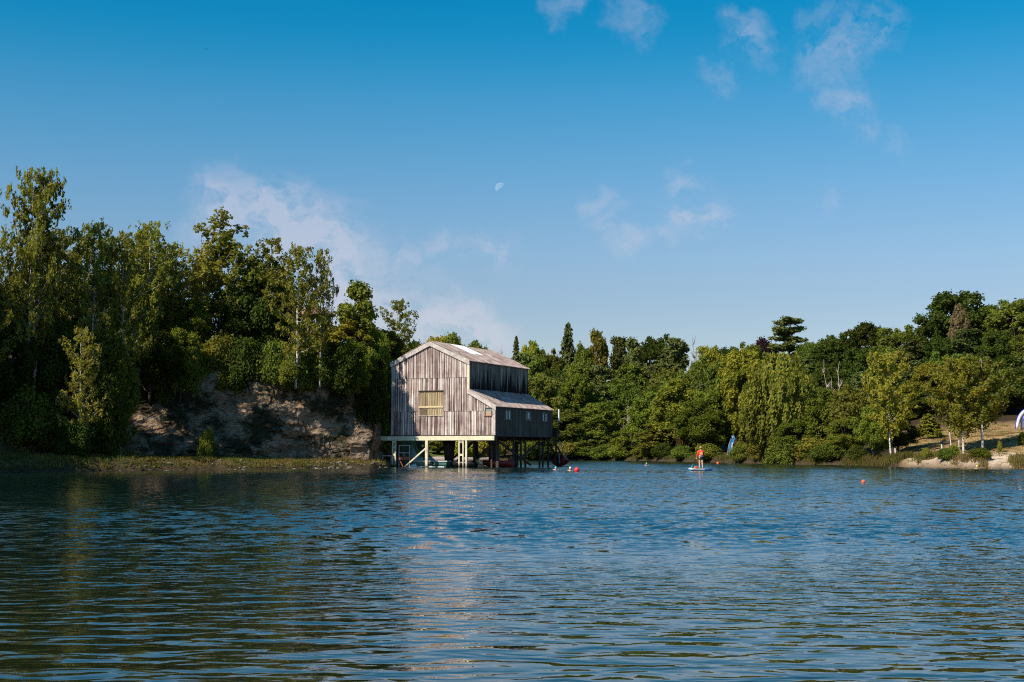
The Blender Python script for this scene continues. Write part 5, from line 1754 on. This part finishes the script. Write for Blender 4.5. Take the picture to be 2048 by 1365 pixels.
tip = at(1377.5, 944, Yp - 1.5) - pad.location; tip.z = -.96
grip = tip * -.42
MB().tube([grip, tip * .45], .017, 8).build('shaft', M['black_hull'], pad, True)
MB().tube([tip * .45, tip * .72], .024, 8).build('shaft_sleeve', M['cyan'], pad, True)
MB().bar(grip - Vector((.06, 0, 0)), grip + Vector((.06, 0, 0)), .03).build('grip', M['black_hull'], pad)
sd = tip.cross(Vector((0, 1, .2))).normalized()
MB().loft([[tip * t + sd * w + Vector((0, d, 0)), tip * t - sd * w + Vector((0, d, 0)), tip * t - sd * w + Vector((0, d + .02, 0)), tip * t + sd * w + Vector((0, d + .02, 0))] for (t, w, d) in ((.68, .03, 0), (.76, .09, -.01), (.9, .11, -.02), (1.0, .06, -.02))]).build('blade', M['cyan'], pad)


def swimmer(px, py, cap, label, look, arm=1):
    Y = CAM_H * FPX / (py + 2 - 900.0)
    x = (px - 1024) / FPX * Y
    o = empty('swimmer', (x, Y, 0))
    tag(o, label, 'swimmer', 'swimmers in the lake')
    V = [(0, .18, -.30), (0, .06, -.10), (0, .0, .04), (-.19, .05, -.03), (-.30, -.12, -.14), (.19, .05, -.03), (.30 * arm, -.14, -.12), (0, .6, -.35)]
    skinned('body', V, [(0, 1), (1, 2), (1, 3), (3, 4), (1, 5), (5, 6), (0, 7)], [.15, .13, .055, .075, .045, .075, .045, .12], M['skin'], o)
    head(o, (0, -.01, .155), M['skin'], cap, look)
    return o


swimmer(1111, 938, 'cap_blue', 'swimmer with pale blue cap right of the boathouse steps', .3)
s2 = swimmer(1140, 939, 'cap_white', 'swimmer with pale cap and dark goggles beside the red float', .8)
swimmer(1292, 929, 'cap_green', 'swimmer with lime-green cap in the middle of the lake', -.6)
swimmer(1950, 935, 'cap_yellow', 'swimmer with yellow cap close to the right bank', .2)


def buoy(px, py, r, mat, name, label, cat):
    Y = CAM_H * FPX / (py - 900.0); x = (px - 1024) / FPX * Y
    o = empty(name, (x, Y, 0)); tag(o, label, cat)
    b = MB(); sphere(b, (0, 0, r * .62), (r, r, r * .95), 16, 12); b.build('float', M[mat], o, True)
    k = MB(); k.tube([(0, 0, r * 1.5), (0, 0, r * 1.66)], [r * .22, r * .14], 10); k.build('neck', M[mat], o, True)
    return o


buoy(1153, 943, .19, 'float_pink', 'tow_float', 'bright red tow float beside the swimmer with goggles', 'float')
buoy(1723, 966, .10, 'float_orange', 'marker_buoy', 'small orange marker buoy in open water on the right', 'buoy')
buoy(1434, 928.5, .16, 'float_orange', 'marker_buoy', 'pale orange buoy by the far bank right of the paddler', 'buoy')

# a bird high over the left trees, the moon
b0 = at(413, 99, 160)
bd = empty('bird', b0)
bd.scale = (.6, .6, .6)
tag(bd, 'tiny dark bird high in the sky on the left', 'bird')
bm_ = MB(); bm_.tube([(0, -.16, 0), (0, -.05, 0), (0, .1, 0), (0, .22, 0)], [.01, .05, .045, .015], 7); bm_.build('body', M['bird'], bd, True)
for s in (-1, 1):
    MB().add([(s * .03, -.05, .02), (s * .22, -.08, .10), (s * .42, .04, .04), (s * .2, .06, .09), (s * .03, .07, .02)], [(0, 1, 2, 3, 4)]).build('wing', M['bird'], bd)

mm, T = material('moon_rock')
nz = T.noise(T.n('ShaderNodeTexCoord').outputs['Object'], .045, 3).outputs[0]
df = T.n('ShaderNodeBsdfDiffuse', {'Color': T.ramp(nz, [(.4, (.075, .062, .055)), (.6, (.13, .11, .095))]), 'Roughness': 1.0})
ad = T.n('ShaderNodeAddShader', {0: df.outputs[0], 1: T.n('ShaderNodeBsdfTransparent').outputs[0]})
finish(T, ad.outputs[0])
mo = MB(); sphere(mo, (0, 0, 0), (21.5, 21.5, 21.5), 48, 20, 0.0)      # the sunlit half; the rest is lost in the blue air
moon = mo.build('moon', mm, None, True)
moon.location = at(1001, 376, 5500)
moon.rotation_euler = Vector((-.66, -.10, .74)).to_track_quat('Z', 'Y').to_euler()
tag(moon, 'pale half moon in the blue sky', 'moon')
